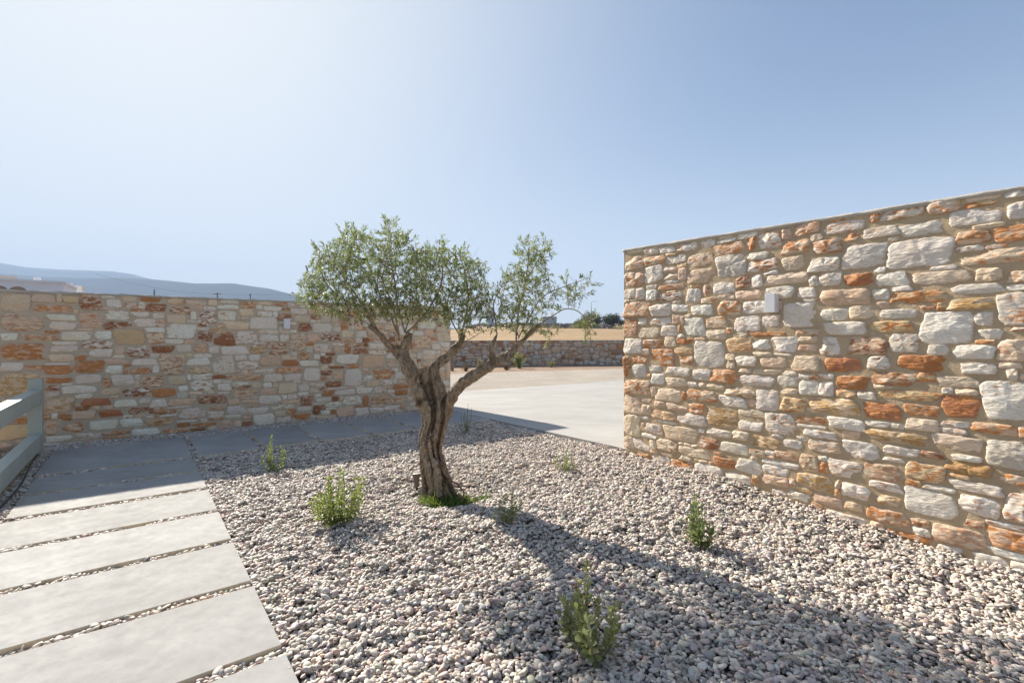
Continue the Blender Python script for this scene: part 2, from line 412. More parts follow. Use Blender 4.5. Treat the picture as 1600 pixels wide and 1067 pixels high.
def stone_mesh(w, seed, na=30, rings=(1, .965, .88, .72, .5, .25), prot=(.007, .018), detail=1.):
    rg = np.random.default_rng(seed); V = []; F = []; T = []; S = []; A = []; RN = []; E = []; n0 = 0
    th = np.arange(na) * 2 * np.pi / na; nr = len(rings)
    fb = []
    for i in range(nr - 1):
        for j in range(na):
            k = (j + 1) % na; fb.append((i * na + j, i * na + k, (i + 1) * na + k, (i + 1) * na + j))
    fb = np.array(fb); ft = np.array([((nr - 1) * na + j, (nr - 1) * na + (j + 1) % na, nr * na) for j in range(na)])
    FQ, FT = [], []
    for r, code in zip(w.r, w.c):
        cu, cv = (r[0] + r[1]) / 2, (r[2] + r[3]) / 2; a, b = (r[1] - r[0]) / 2 + .0055, (r[3] - r[2]) / 2 + .0055
        # an irregular convex-ish outline: box cut by random chamfers
        D = np.stack([np.cos(th), np.sin(th)], 1)
        N = [(1, rg.uniform(-.22, .22)), (-1, rg.uniform(-.22, .22)), (rg.uniform(-.1, .1), 1), (rg.uniform(-.1, .1), -1)]; O = [1, 1, 1, 1]
        for _ in range(rg.integers(2, 6)):
            sx, sy = rg.choice([-1, 1]), rg.choice([-1, 1]); an = rg.uniform(.25, 1.3)
            nx, ny = sx * math.cos(an), sy * math.sin(an); N.append((nx, ny)); O.append((abs(nx) + abs(ny)) * rg.uniform(.76, 1.0))
        N = np.array(N); O = np.array(O)
        dn = D @ N.T; rad = np.min(np.where(dn > 1e-3, O / np.maximum(dn, 1e-3), 9.), axis=1)
        rad = .7 * rad + .15 * (np.roll(rad, 1) + np.roll(rad, -1))
        ph = rg.uniform(0, 99, 2); rad = rad * (1 + .035 * vnoise(np.stack([D[:, 0] * 2.2 + ph[0], D[:, 1] * 2.2 + ph[1]], 1), 1, 3) + .02 * rg.normal(size=na))
        ox, oy = D[:, 0] * rad * a, D[:, 1] * rad * b
        pr = rg.uniform(*prot) * min(1.35, .6 + b / .08)
        # chiselled facets
        k = 6; pl = rg.normal(size=(k, 2)) * .46; pc = rg.uniform(.72, 1.25, k)
        rows = []
        for i, q in enumerate(rings):
            x, y = ox * q, oy * q
            h = np.min(pc[None] + (x[:, None] / a) * pl[None, :, 0] + (y[:, None] / b) * pl[None, :, 1], axis=1)
            e = (1 - q ** 11) ** .5 if q < 1 else 0
            rows.append(np.stack([x, y, pr * h * e if i else np.full(na, -.012)], 1))
        rows.append(np.array([[0, 0, pr * np.min(pc)]]))
        Q = np.vstack(rows)
        ns = np.hstack([Q[:, :2] + [cu, cv], np.zeros((len(Q), 1))])
        msk = np.concatenate([np.full(na, 0. if i == 0 else (.4 if i == 1 else 1.)) for i in range(nr)] + [[1.]])
        Q[:, 2] += msk * pr * (.42 * fbm(ns + seed, 17, 3, 11) + .2 * vnoise(ns, 60, 7))
        V.append(w.xyz(cu + Q[:, 0], cv + Q[:, 1], Q[:, 2]))
        FQ.append(fb + n0); FT.append(ft + n0); n = len(Q); n0 += n
        base = np.array(COL[code[0]]) * rg.uniform(.86, 1.08) + rg.normal(size=3) * [.012, .005, .012]
        if len(code) > 1: sc = np.array(STN[code[1]]); am = rg.uniform(.44, .57)
        elif code[0] in 'or': sc = np.array(STN[code[0]]); base = np.array(COL[rg.choice(list('wcpp'))]) * .95; am = rg.uniform(.50, .66)
        else:
            sc = np.array(STN[rg.choice(list('cpoo'))]); am = rg.uniform(.26, .46)
        sc = sc * rg.uniform(.8, 1.15)
        T.append(np.tile(base, (n, 1))); S.append(np.tile(sc, (n, 1))); A.append(np.full(n, am)); RN.append(np.tile(rg.uniform(0, 20, 3), (n, 1)))
        E.append(np.concatenate([np.full(na, q) for q in rings] + [[0.]]))
    F = [tuple(f) for f in np.vstack(FQ)] + [tuple(f) for f in np.vstack(FT)]
    return np.vstack(V), F, dict(tint=np.clip(np.vstack(T), .02, .85), stain=np.clip(np.vstack(S), .01, .85), amt=np.concatenate(A), rnd=np.vstack(RN), edge=np.concatenate(E))

def grid_faces(nu, nv):
    i, j = np.meshgrid(np.arange(nu - 1), np.arange(nv - 1), indexing='ij'); a = (i * nv + j).ravel()
    return np.stack([a, a + nv, a + nv + 1, a + 1], 1)

def mortar(w, parent, m, thick, res=.02, amp=.006):
    """closed wall core: rough front sheet plus sides and back"""
    nu = int((w.u1 - w.u0) / res) + 2; nv = int((w.zt(w.u0) - w.zb) / res) + 2
    us = np.linspace(w.u0, w.u1, nu); k = np.linspace(0, 1, nv)
    U, K = np.meshgrid(us, k, indexing='ij'); ZT = np.vectorize(w.zt)(U); Z = w.zb + (ZT - .02 - w.zb) * K
    P = np.stack([U.ravel(), Z.ravel()], 1); d = amp * fbm(P, 9, 4, 21) - .002 + .0
    V = w.xyz(U.ravel(), Z.ravel(), d); F = [tuple(f) for f in grid_faces(nu, nv)]
    b = len(V); Vb = []; 
    for u in (w.u0, w.u1):
        for z in (w.zb, w.zt(u) - .02): Vb.append(w.xyz([u], [z], [-thick])[0])
    V = np.vstack([V, Vb]); A = [0, nv - 1, (nu - 1) * nv, nu * nv - 1]
    F += [(b, b + 1) + tuple(range(nv - 1, -1, -1)), (b + 3, b + 2) + tuple(range((nu - 1) * nv, nu * nv)),
          (b + 1, b + 3) + tuple(range(nu * nv - 1, nv - 2, -nv)), (b, b + 2, b + 3, b + 1)]
    return build("mortar_core", V, F, m, parent, True)

def coping(w, parent, m, thick, lip=.018, h=.035):
    nu = int((w.u1 - w.u0) / .03) + 2; us = np.linspace(w.u0 - .012, w.u1 + .012, nu)
    zt = np.array([w.zt(u) for u in us]); prof = [(-.02, 0), (-.02, 1), (-.006, 1.), (0, .82), (0, -.1), (-.004, -.7), (-.02, -1)]
    cols = []
    N = lambda o: .5 * vnoise(np.stack([us, np.full(nu, o)], 1), 9, 4) + .5 * vnoise(np.stack([us, np.full(nu, o)], 1), 31, 9)
    lay = [(-h, .002 - .012, 1), (-h * .85, lip * .5, 1), (-h * .35, lip, 2), (-.006, lip * .8, 3), (0, lip * .2, 4), (.004, -thick * .5, 5), (0, -thick - lip * .3, 6), (-h * .5, -thick - lip, 7), (-h, -thick - .004, 8)]
    for dz, ww, o in lay:
        cols.append(w.xyz(us, zt + dz + .007 * N(o * 3.3), ww + .007 * N(o * 7.7)))
    V = np.stack(cols, 1).reshape(-1, 3); nv = len(lay)
    F = [tuple(f) for f in grid_faces(nu, nv)]
    F += [(i * nv + nv - 1, (i + 1) * nv + nv - 1, (i + 1) * nv, i * nv) for i in range(nu - 1)]
    F += [tuple(range(nv)), tuple(range((nu - 1) * nv, nu * nv))[::-1]]
    return build("coping", V, F, m, parent, True)

# --- right wall
RD_ = np.array([.567, -.824]); RD_ = RD_ / np.linalg.norm(RD_)
RW = Wall((1.294, 5.473), RD_, (-.818, -.575), 0, 7.2, lambda u: 2.312 - .038 * u, -.35)
RW.photo(960, 280, 2.5, """118 265 175 295 w;177 260 238 292 w;246 248 323 285 w;340 232 392 270 w;410 217 470 234 c;480 207 560 235 w;397 240 515 298 po
520 230 548 280 o;558 203 650 275 wo;658 195 690 235 p;706 168 803 220 po;660 235 762 292 co;760 212 812 245 c;776 232 886 296 wo;762 302 880 365 w;50 270 110 292 c""")
RW.photo(1280, 280, 3.1375, """20 195 222 272 wo;250 165 290 212 o;305 135 515 203 w;530 98 690 175 co;715 65 900 112 c;905 50 1010 95 w;640 115 895 235 w;925 105 1040 200 w;218 218 392 293 g
400 203 620 285 w;132 265 190 303 po;670 248 838 325 po;845 218 1070 312 po;113 312 328 445 w;338 275 668 443 w;690 330 1090 425 co;0 455 108 525 w;125 462 262 525 ro;283 455 432 527 w
465 445 742 517 c;770 433 898 502 c;928 448 1060 508 co;6 535 252 622 p;265 540 342 590 w;350 543 625 610 yo;650 510 903 565 w;632 583 860 642 cy;876 542 1090 720 w;275 602 348 635 p
8 635 145 692 w;148 620 280 685 c;298 637 482 683 w;500 618 570 640 r;496 647 755 810 w;757 653 848 717 w;28 700 228 762 w;245 697 463 750 yo;790 738 895 780 w;875 765 1060 892 c
0 773 98 862 w;148 772 335 858 pr;338 760 510 848 w;535 812 645 860 w;660 800 860 880 w;28 873 208 945 ro;238 868 345 930 w;388 857 665 940 ro;700 902 870 955 w;880 893 990 925 c
925 928 972 985 w;85 962 238 1030 o;245 945 475 1010 co;478 947 572 1003 yo;572 968 785 1020 c;0 955 70 978 w;0 990 70 1065 w;270 1005 355 1028 c;950 722 1060 740 o""")
RW.photo(1280, 600, 3.556, """905 -45 1200 205 w;330 25 672 95 yo;215 43 312 85 w;-60 40 225 180 cy;253 100 458 200 ro;398 105 480 137 y;478 112 668 182 co;682 58 890 188 ro;758 28 880 70 c
-122 174 45 228 po;55 183 252 260 w;255 203 390 240 w;400 220 475 248 w;468 188 662 265 c;682 205 832 242 w;850 213 1100 285 po;-85 250 97 308 w;130 258 225 305 p;247 250 605 338 cy
-60 305 118 390 c;132 310 330 425 w;355 340 553 405 w;555 370 692 415 pr;635 262 905 380 c;360 407 470 435 w;930 305 1200 480 g;0 397 48 428 w;30 410 232 527 w;-120 487 75 600 cy
248 432 450 545 cp;465 428 695 550 yo;682 403 958 515 oy;705 497 780 522 c;1000 495 1180 568 co;732 530 1022 620 w;583 558 755 605 w;93 533 118 580 p;112 545 278 645 w;278 533 460 603 w
308 610 448 680 cy;475 550 770 755 w;778 612 1002 745 w;1035 597 1230 785 wo;-30 610 125 685 p;145 652 235 708 p;30 700 270 800 w;262 678 505 795 po;515 742 610 798 pr;818 752 915 802 pr
632 773 930 925 cp;945 795 1220 948 po;370 808 605 890 o;660 888 790 940 w;865 935 1050 1030 w;1115 230 1200 300 po""")
RW.photo(960, 380, 4.447, """78 80 205 190 po;212 85 355 155 co;357 82 497 150 w;512 65 695 168 co;712 70 915 242 g;930 60 1070 118 w;930 88 1138 200 wo;1170 88 1318 192 c;75 197 205 305 po
212 152 338 278 w;345 165 432 205 w;345 208 440 258 c;450 172 502 258 p;508 172 715 282 p;848 228 945 312 pr;950 222 1028 308 w;1052 200 1348 290 c;1355 225 1470 300 w;228 292 292 322 w
305 283 492 325 o;690 268 838 358 w;608 292 660 370 po;843 325 1020 392 p;1043 300 1248 390 w;1280 303 1397 380 w;72 318 148 388 w;155 312 208 392 w;223 325 295 398 w;298 345 473 400 wr
505 315 600 412 w;605 378 715 418 c;718 385 880 502 co;65 402 248 515 po;245 422 395 510 w;390 420 512 480 w;538 430 680 500 w;898 402 1070 492 w;1315 383 1410 405 w;1175 405 1418 585 w
62 522 160 650 o;168 525 225 568 w;252 520 395 570 wo;403 492 483 562 p;465 520 628 645 w;640 510 780 588 co;840 508 1010 615 w;1028 498 1145 580 w;148 590 312 658 c;328 572 435 645 w
440 572 460 625 o;640 605 775 665 c;765 590 820 625 co;948 588 1190 648 o;1265 600 1423 640 co;58 665 192 765 w;205 672 340 728 o;350 655 425 720 c;435 662 550 700 ro;420 715 535 770 yo
552 683 770 870 g;782 643 955 755 yo;965 672 1085 735 w;1100 645 1270 755 w;130 780 232 832 co;252 735 445 850 o;458 785 545 838 co;60 785 115 928 o;118 840 222 932 w;245 850 325 892 w
360 858 520 928 w;500 848 548 875 w;545 873 665 950 w;672 872 858 972 o;775 770 838 812 c;825 785 985 852 w;968 760 1100 785 c;1018 780 1190 860 p;1240 785 1423 890 c;868 875 950 900 c
965 877 1160 915 c;862 915 1105 1000 w;1135 915 1270 995 w;1280 910 1355 942 w;260 905 348 980 w;365 935 508 998 c;58 945 248 1055 co""")
RW.photo(960, 560, 4.447, """255 198 290 265 c;295 205 465 302 c;470 232 495 290 o;515 165 575 195 w;580 172 630 200 c;643 180 765 217 c;775 188 980 270 cy;500 215 712 305 co;985 212 1140 368 g;1160 210 1275 250 c
1280 150 1450 262 w;60 258 188 388 c;188 278 255 308 c;278 298 358 342 p;368 308 508 370 p;520 312 632 355 o;728 255 915 340 w;920 285 980 332 p;1165 270 1328 375 yo;1350 288 1423 370 c
185 320 252 392 c;255 358 430 435 yo;440 368 640 472 w;640 335 858 488 cy;866 350 1045 410 c;862 418 1028 508 w;1040 372 1285 540 w;55 380 178 548 c;178 402 235 422 w;178 445 210 500 p
212 448 330 528 w;275 448 352 472 w;345 460 575 588 c;580 487 625 515 w;648 485 818 553 w;825 503 930 572 c;918 530 1155 632 cy;1182 562 1300 628 w;192 518 290 558 w;45 530 135 625 c
135 553 245 640 w;248 565 292 635 c;295 555 437 655 cp;572 545 722 637 r;445 608 660 700 c;735 575 928 670 w;933 625 1045 685 c;1045 640 1115 672 w;1125 628 1272 710 p;1285 662 1415 790 cp
162 652 252 725 o;268 668 392 745 w;400 700 545 790 o;690 680 843 768 ro;855 690 1022 810 w;1028 695 1300 795 w;240 735 362 815 p;368 765 495 850 c;498 795 530 855 c;558 722 752 900 w
780 790 950 872 w;960 810 1005 875 yo;1018 795 1210 898 p;1215 835 1255 895 w;50 640 190 765 c;780 872 890 955 p;860 880 945 918 w;945 895 1092 1005 yo;1085 905 1190 960 w;1208 918 1355 995 w;1130 980 1280 1040 c""")
RW.fill(6000, ['w', 'w', 'w', 'c', 'c', 'p', 'o', 'yo', 'g'], seed=4)
LW_D = np.array([.8, .6])
# --- left wall: from just outside the frame's left edge to its free end
LW = Wall((-5.67, 5.78), LW_D, (.6, -.8), -.42, 5.60, lambda u: 1.862 + .010 * u, -.2)
LW.photo(0, 380, 3.138, """0 248 150 338 c;150 247 270 290 c;280 247 305 290 c;310 258 385 292 y;387 268 495 328 r;497 255 562 268 w;525 275 595 315 w;610 290 675 318 w;690 265 785 287 ro;715 297 812 338 r;820 268 905 300 co
835 312 932 348 r;915 282 1010 304 c;1022 278 1062 304 c;1078 278 1170 295 w;1065 302 1172 322 w;1180 288 1253 317 co;1268 285 1335 302 c;1290 310 1378 332 w;1350 290 1405 307 co;1385 318 1420 330 o;1425 320 1505 348 w
165 302 355 338 o;5 343 215 432 cp;228 348 370 378 w;243 385 373 425 w;390 338 503 415 p;508 330 635 377 w;640 335 730 360 w;750 345 805 370 w;512 385 645 413 r;660 365 763 408 w;820 350 912 393 c;930 335 962 375 w
972 332 1060 410 wr;1067 332 1155 378 w;1175 322 1243 355 c;1262 335 1335 358 w;1365 342 1430 380 pr;1225 362 1360 422 w;1103 385 1222 422 c;1440 355 1520 385 c;110 448 283 477 o;300 433 445 475 w;465 428 548 472 w
560 422 707 497 y;722 440 803 493 c;712 413 808 437 w;815 393 960 467 w;972 432 1040 487 r;1030 418 1100 438 y;1048 448 1150 502 r;1160 433 1262 495 w;1270 448 1365 482 w;1372 450 1415 482 w;1420 442 1498 530 cp
1465 392 1528 432 r;1505 445 1568 482 p;5 442 85 475 w;0 492 228 572 po;250 503 385 533 w;400 477 560 515 wr;258 483 380 498 w;438 518 550 557 w;615 498 730 560 r;565 510 608 545 c;745 505 850 538 r;867 498 937 532 w
805 472 900 492 w;957 492 1015 535 p;1025 500 1073 538 w;1083 503 1215 545 w;1228 500 1303 540 wy;1308 487 1400 515 r;1325 520 1410 545 r;1460 537 1530 570 co;1222 545 1273 577 w;1275 548 1378 600 p;1153 548 1208 572 w
242 545 365 580 c;368 552 420 573 o;370 573 508 635 o;507 558 625 592 p;650 567 770 597 w;785 543 907 645 cp;918 565 1028 597 w;1043 548 1150 643 g;1387 570 1463 600 ro;1470 575 1563 603 w;0 585 115 625 w;122 600 212 620 co
193 600 357 643 o;520 600 600 638 w;635 610 742 640 o;750 600 780 635 w;930 608 1030 640 cy;1165 578 1265 617 w;1355 603 1478 637 o;1237 617 1347 633 w;0 632 185 745 cy;225 657 357 685 ro;368 643 498 687 w;548 645 657 697 w
693 645 803 707 cr;657 670 682 705 c;825 650 912 692 c;935 670 1043 725 w;1190 645 1283 672 po;1292 640 1390 680 w;1395 640 1477 675 w;1490 612 1569 675 w;1115 650 1180 670 o;300 695 472 738 w;225 697 287 722 r;500 710 592 742 c
605 710 735 752 wr;742 710 860 755 o;877 700 920 725 w;1068 688 1135 725 w;1143 712 1260 755 co;1277 712 1355 742 p;1365 687 1455 738 c;1465 690 1513 725 w;1515 710 1563 738 c;1230 683 1285 710 c;225 755 360 830 cy;400 757 538 797 ro
560 765 670 803 w;680 760 735 785 w;740 765 815 805 w;825 760 957 797 p;972 742 1112 787 r;1270 743 1378 790 w;1175 765 1265 790 c;1475 748 1538 782 r;355 815 468 863 p;485 815 597 852 ro;610 800 728 840 r;757 815 865 840 o
877 805 1010 865 w;1030 795 1110 820 p;1100 795 1200 838 w;1210 803 1315 838 w;1325 790 1440 815 w;1455 797 1527 825 w;225 865 280 940 co;305 877 408 930 o;440 865 575 917 w;590 857 697 900 w;713 852 853 897 yo;870 880 935 900 o
940 877 1060 903 o;1055 865 1140 910 p;1020 822 1097 855 w;1245 835 1345 893 w;1348 822 1400 848 c;1425 835 1518 862 ro;1355 850 1425 880 w;225 940 355 975 w;365 927 498 963 w;507 915 637 943 o;645 905 780 945 w;800 905 927 932 po
0 885 165 960 y;0 755 70 870 c;1535 795 1569 840 r""")
LW.photo(440, 330, 3.048, """148 535 240 578 w;190 585 280 620 wr;285 568 340 600 c;285 605 350 625 co;350 570 405 600 w;155 632 230 672 w;245 625 297 640 w;243 648 297 672 c;302 632 328 678 o;340 615 390 648 r;340 655 412 680 r
413 628 487 657 w;415 663 498 682 w;258 682 365 727 w;385 685 485 745 p;185 690 243 725 r;155 682 188 703 w;495 675 545 700 w;500 707 535 742 c;312 722 370 747 o;225 737 300 750 r;88 712 180 737 w;80 675 145 705 co
107 748 225 808 w;245 760 293 800 p;300 750 382 832 w;385 760 430 780 p;440 752 523 800 co;540 765 600 797 w;390 783 430 808 w;405 808 465 833 c;475 803 525 828 w;530 820 603 845 o;210 808 283 838 r;130 817 203 835 w
80 828 128 860 w;130 842 178 868 c;190 852 248 880 o;255 848 350 875 w;357 840 430 868 w;435 835 498 865 w;505 848 535 870 w;540 850 600 877 o;293 880 380 922 w;390 878 415 920 ro;427 872 513 920 co;520 885 592 917 co
600 880 640 912 c;210 908 285 932 w;160 888 235 910 w;90 880 152 912 ro;148 935 232 968 r;262 930 343 978 p;352 932 412 975 w;418 932 485 962 w;485 925 560 947 w;50 965 130 990 ro;75 925 145 957 w;0 820 70 868 w
630 595 708 655 co;715 632 755 658 w;740 575 810 620 c;760 665 800 700 co;670 685 730 705 c;620 640 660 660 w;745 760 780 785 po;780 700 805 800 p;755 800 800 830 w;750 480 805 530 w;650 500 735 560 w;560 540 625 590 w""")
LW.fill(5000, ['w', 'w', 'w', 'c', 'c', 'p', 'o', 'r', 'g'], seed=9)
THR, THL = .48, .48
for (w, nm, lab, mm, th, sd_) in ((RW, "stone_wall", "tall sunlit rubble stone wall with tan mortar rising on the right of the pebble bed", MMR, THR, 3),
                                  (LW, "stone_wall", "long shaded rubble stone wall behind the grey slabs and the olive tree", MML, THL, 8)):
    e = empty(nm, (*w.P, 0), lab, "wall", "rubble stone garden walls")
    mortar(w, e, mm, th); coping(w, e, MCAP, th)
    V, F, A = stone_mesh(w, sd_, 44 if w is RW else 36)
    if w is LW: A["tint"] = np.clip(A["tint"] * [1.14, 1.04, .90], 0, .9)
    else: A["tint"] = np.clip(A["tint"] * [1.08, 1.02, .94], 0, .88)
    build("facing_stones", V, F, MS, e, True, A)
    # the free end of the wall
    if w is RW: ew = Wall(w.P + w.n * -.02, -w.n, -w.d, 0, th - .03, lambda u: w.zt(0), -.2)
    else: ew = Wall(w.P + w.d * w.u1 - w.n * .02, -w.n, w.d, 0, th - .03, lambda u: w.zt(w.u1), -.2)
    ew.fill(1200, ['w', 'c', 'c', 'p', 'o'], big=(.34, .2), seed=sd_)
    V, F, A = stone_mesh(ew, sd_ + 40, 22); build("end_stones", V, F, MS, e, True, A)

# --- wall lights
def wall_light(w, px, py, label):
    u, v = w.uv(px, py); c = w.xyz([u], [v], [.045])[0]; d3 = (*w.d, 0); n3 = (*w.n, 0)
    e = empty("wall_light", tuple(c), label, "wall light", "white box wall lights")
    m = MB(); m.box(c, d3, n3, (0, 0, 1), .042, .036, .080, .003); m.build("housing", MLAMP, e)
    m = MB(); m.box(c - np.array(n3) * .041, d3, n3, (0, 0, 1), .034, .006, .070, .001); m.build("back_plate", MSPOT, e)
    m = MB(); m.box(c - np.array([0, 0, .0815]), d3, n3, (0, 0, 1), .030, .024, .0018); m.build("lens", MGLASS, e)
wall_light(RW, 1210, 474, "white box wall light on the sunlit right stone wall")
wall_light(LW, 447, 506, "small white box wall light on the shaded left stone wall")

# ------------------------------------------------------------------ paving slabs
def slab(s0, s1, t0, t1, label, group, z=0.):
    a = (s1 - s0) / 2; b = (t1 - t0) / 2; c = sq((s0 + s1) / 2, (t0 + t1) / 2); rg = random.Random(int(s0 * 97 + t0 * 31))
    m = MB(); tl = rg.uniform(-.002, .002)
    m.box((c[0], c[1], z - .021 + tl), (*p_, 0), (*q_, 0), (0, 0, 1), a, b, .021, .0022)
    o = m.build("paving_slab", MSL, local=(c[0], c[1], z - .042)); tag(o, label, "paving slab", group)
GP = "pale slabs of the stepping path"; GW = "square-ended slabs laid along the left wall"
lab = {-2: "nearest pale slab of the path, cut by the bottom edge of the photo", -1: "pale corner slab at the bottom edge, nearer than the big foreground slab"}
names = ["second nearest path slab, wide and sunlit, its corner beside the bottom left pebbles", "third nearest sunlit path slab in the foreground",
         "sunlit path slab midway, fourth from the camera", "sunlit path slab, two beyond the shadow line counted towards the camera",
         "path slab half crossed by the edge of the wall shadow", "fully shaded narrow path slab in front of the big corner slab"]
ST = .672
for k in range(-1, 6):
    s0 = k * ST + (.02 if k > 3 else 0)
    if k < 0: lb = "nearest pale path slab, cut by the bottom edge of the photo"
    else:
        lb = ["widest sunlit foreground path slab, second nearest to the camera", "third path slab from the camera, fully sunlit", "fourth path slab from the camera, fully sunlit",
              "fifth path slab from the camera, the last one fully in sun", "path slab crossed by the edge of the wall's shadow", "narrow path slab fully in shade, beside the big corner slab"][k]
    slab(s0, s0 + .60, -1.2, 0, lb, GP)
slab(4.10, 5.42, -1.22, 0, "big square shaded slab in the corner by the fence post", GP)
wl = ["first shaded wall-side slab, next to the big corner slab", "second shaded wall-side slab, behind the small upright shrub", "third shaded wall-side slab, left of the trunk", "fourth wall-side slab, its front corner just left of the trunk",
      "wall-side slab mostly hidden behind the olive trunk", "last wall-side slab, touching the concrete driveway"]
for k in range(6): slab(4.07, 5.40, .065 + k * .665, .665 + k * .665 + (.0 if k < 5 else -.005), wl[k], GW)

# ------------------------------------------------------------------ ground sheets
def sheet(name, pts, m, z, kind="structure", n=1):
    V = [(x, y, z) for x, y in pts]; return tag(build(name, V, [tuple(range(len(V)))], m, None, False), kind=kind)

def m_soil(name, cols, sc=1.3, bs=9):
    M = Mat(name, .95); c = M.ramp(M.noise(sc, 8, .65), [(.3, cols[0]), (.55, cols[1]), (.75, cols[2])])
    c = M.mix(M.ramp(M.noise(sc * 18, 5, .7), [(.45, .0), (.7, .5)]), c, tuple(x * .55 for x in cols[0]))
    return M.fin(c, M.bump(M.noise(bs * 5, 5, .7), .7, .03, M.bump(M.noise(bs, 5, .6), .6, .08)))
MSOIL = m_soil("dry_soil", [(.26, .17, .10), (.36, .25, .16), (.45, .34, .23)])
MRED = m_soil("reddish_soil", [(.25, .165, .11), (.33, .23, .165), (.39, .29, .215)], 1.8)
MROAD = m_soil("crushed_gravel", [(.38, .335, .28), (.46, .41, .35), (.53, .485, .42)], .8, 30)
MFIELD = m_soil("dry_stubble", [(.27, .18, .095), (.34, .235, .125), (.40, .29, .165)], .12, 3)
MUNDER = m_soil("dark_bedding", [(.20, .17, .15), (.27, .24, .21), (.33, .29, .26)], 6, 40)

def hgt(x, y):
    x = np.asarray(x, float); y = np.asarray(y, float)
    side = sstep(-34, -10, x - (y - 27) * -.0)
    up = np.where(y > 27, .95 + (np.minimum(y, 150) - 27) * .036, 0) + np.where(y > 150, (np.minimum(y, 215) - 150) * .062, 0)
    up = up - np.where(y > 215, (np.minimum(y, 900) - 215) * .012, 0)
    P = np.stack([x.ravel(), y.ravel()], 1)
    nz = (.35 * vnoise(P, .03, 3) + .08 * vnoise(P, .15, 4)).reshape(x.shape) * sstep(32, 80, y)
    z = (up * side + .3 * (1 - side) * (y > 27)) + nz - .062
    z = z - .24 * sstep(11, 9, y)
    far = np.hypot(x, y); return np.where(far > 700, np.minimum(z, 2.), z)
# one ground sheet out to the horizon (polar-ish rows, dense near by)
ys = np.concatenate([[-400, -60, -12, 0, 4, 8, 12, 16, 20, 24, 26.99, 27.0], np.linspace(29, 150, 46), np.linspace(154, 230, 24), [260, 330, 450, 700, 1200, 2500, 4010]])
rows = []; nx = 90
for y in ys:
    half = 60 + abs(y) * 1.6 if y < 1000 else abs(y) * 1.5
    rows.append(np.stack([np.linspace(-half, half, nx), np.full(nx, y)], 1))
Pg = np.array(rows); Z = hgt(Pg[..., 0], Pg[..., 1]); 
Vg = np.dstack([Pg, Z]).reshape(-1, 3)
tag(build("ground", Vg, grid_faces(len(ys), nx)[:, ::-1], MSOIL, None, True), kind="structure")
# stubble field on the rise, 4 cm proud of the ground
fy = np.linspace(27.6, 138, 44); fr = []
for y in fy: fr.append(np.stack([np.linspace(-.32 * y, .52 * y + 8, 60), np.full(60, y) + np.linspace(-.0, .035 * y, 60)], 1))
Pf = np.array(fr); Zf = hgt(Pf[..., 0], Pf[..., 1]) + .12
tag(build("field", np.dstack([Pf, Zf]).reshape(-1, 3), grid_faces(len(fy), 60)[:, ::-1], MFIELD, None, True), kind="structure")

# driveway, with a real edge
e0 = [sq(-6, 4.0), sq(-6, 16), (14.0, 22.2), (3.24, 14.97), (-1.157, 12.0), sq(7.95, 4.0)]
def prism(name, pts, z0, z1, m):
    n = len(pts); V = [(x, y, z1) for x, y in pts] + [(x, y, z0) for x, y in pts]
    A = sum(pts[i][0] * pts[(i + 1) % n][1] - pts[(i + 1) % n][0] * pts[i][1] for i in range(n))
    top = tuple(range(n)) if A > 0 else tuple(range(n))[::-1]
    F = [top] + [(i, i + n, (i + 1) % n + n, (i + 1) % n) for i in range(n)]
    return tag(build(name, V, F, m, None, False), kind="structure")
prism("driveway", e0, -.2, 0, MCON)
# gravel road and soil strip beyond
prism("gravel_road", [(-14, 6.8), (-1.157, 11.9), (3.24, 14.85), (30, 33), (30, 34), (5.67, 22.3), (-2.4, 18.5), (-14, 13.2)], -.1, -.012, MROAD)
prism("soil_strip", [(-14, 13.1), (-2.4, 18.4), (5.67, 22.2), (24, 30.8), (16, 28.1), (6.06, 26.2), (-3.15, 24.5), (-14, 22.5)], -.1, -.028, MRED)

prism("bounce_slab", [(-7, -9), (9, -9), (9, -.9), (-7, -.9)], -.3, .003, MCON)  # unseen pale slab added behind the camera to bounce sun onto the walls
# bed under the pebbles
xs = np.arange(-8, 5, .08); yy = np.arange(-1.5, 10, .08); GX, GY = np.meshgrid(xs, yy, indexing='ij')
s_, t_ = to_st(GX, GY); keep = (t_ < 4.02) & (s_ < 6.2)
GZ = np.where(keep, g(GX, GY) - .034, -.055)
GZ = np.where((t_ < .05) & (s_ < 5.6), -.042, GZ); GZ = np.where((s_ > 4.0), np.minimum(GZ, -.046), GZ)
idx = grid_faces(len(xs), len(yy)); kf = keep.ravel()[idx].any(1)
# clip vertices to the driveway line
Vb = np.stack([GX.ravel(), GY.ravel(), GZ.ravel()], 1); sv, tv = to_st(Vb[:, 0], Vb[:, 1]); ex = np.maximum(tv - 3.995, 0); Vb[:, 0] -= ex * q_[0]; Vb[:, 1] -= ex * q_[1]
ex = np.maximum(sv - 6.0, 0); Vb[:, 0] -= ex * p_[0]; Vb[:, 1] -= ex * p_[1]
tag(build("pebble_bedding", Vb, idx[kf], MUNDER, None, True), kind="structure")

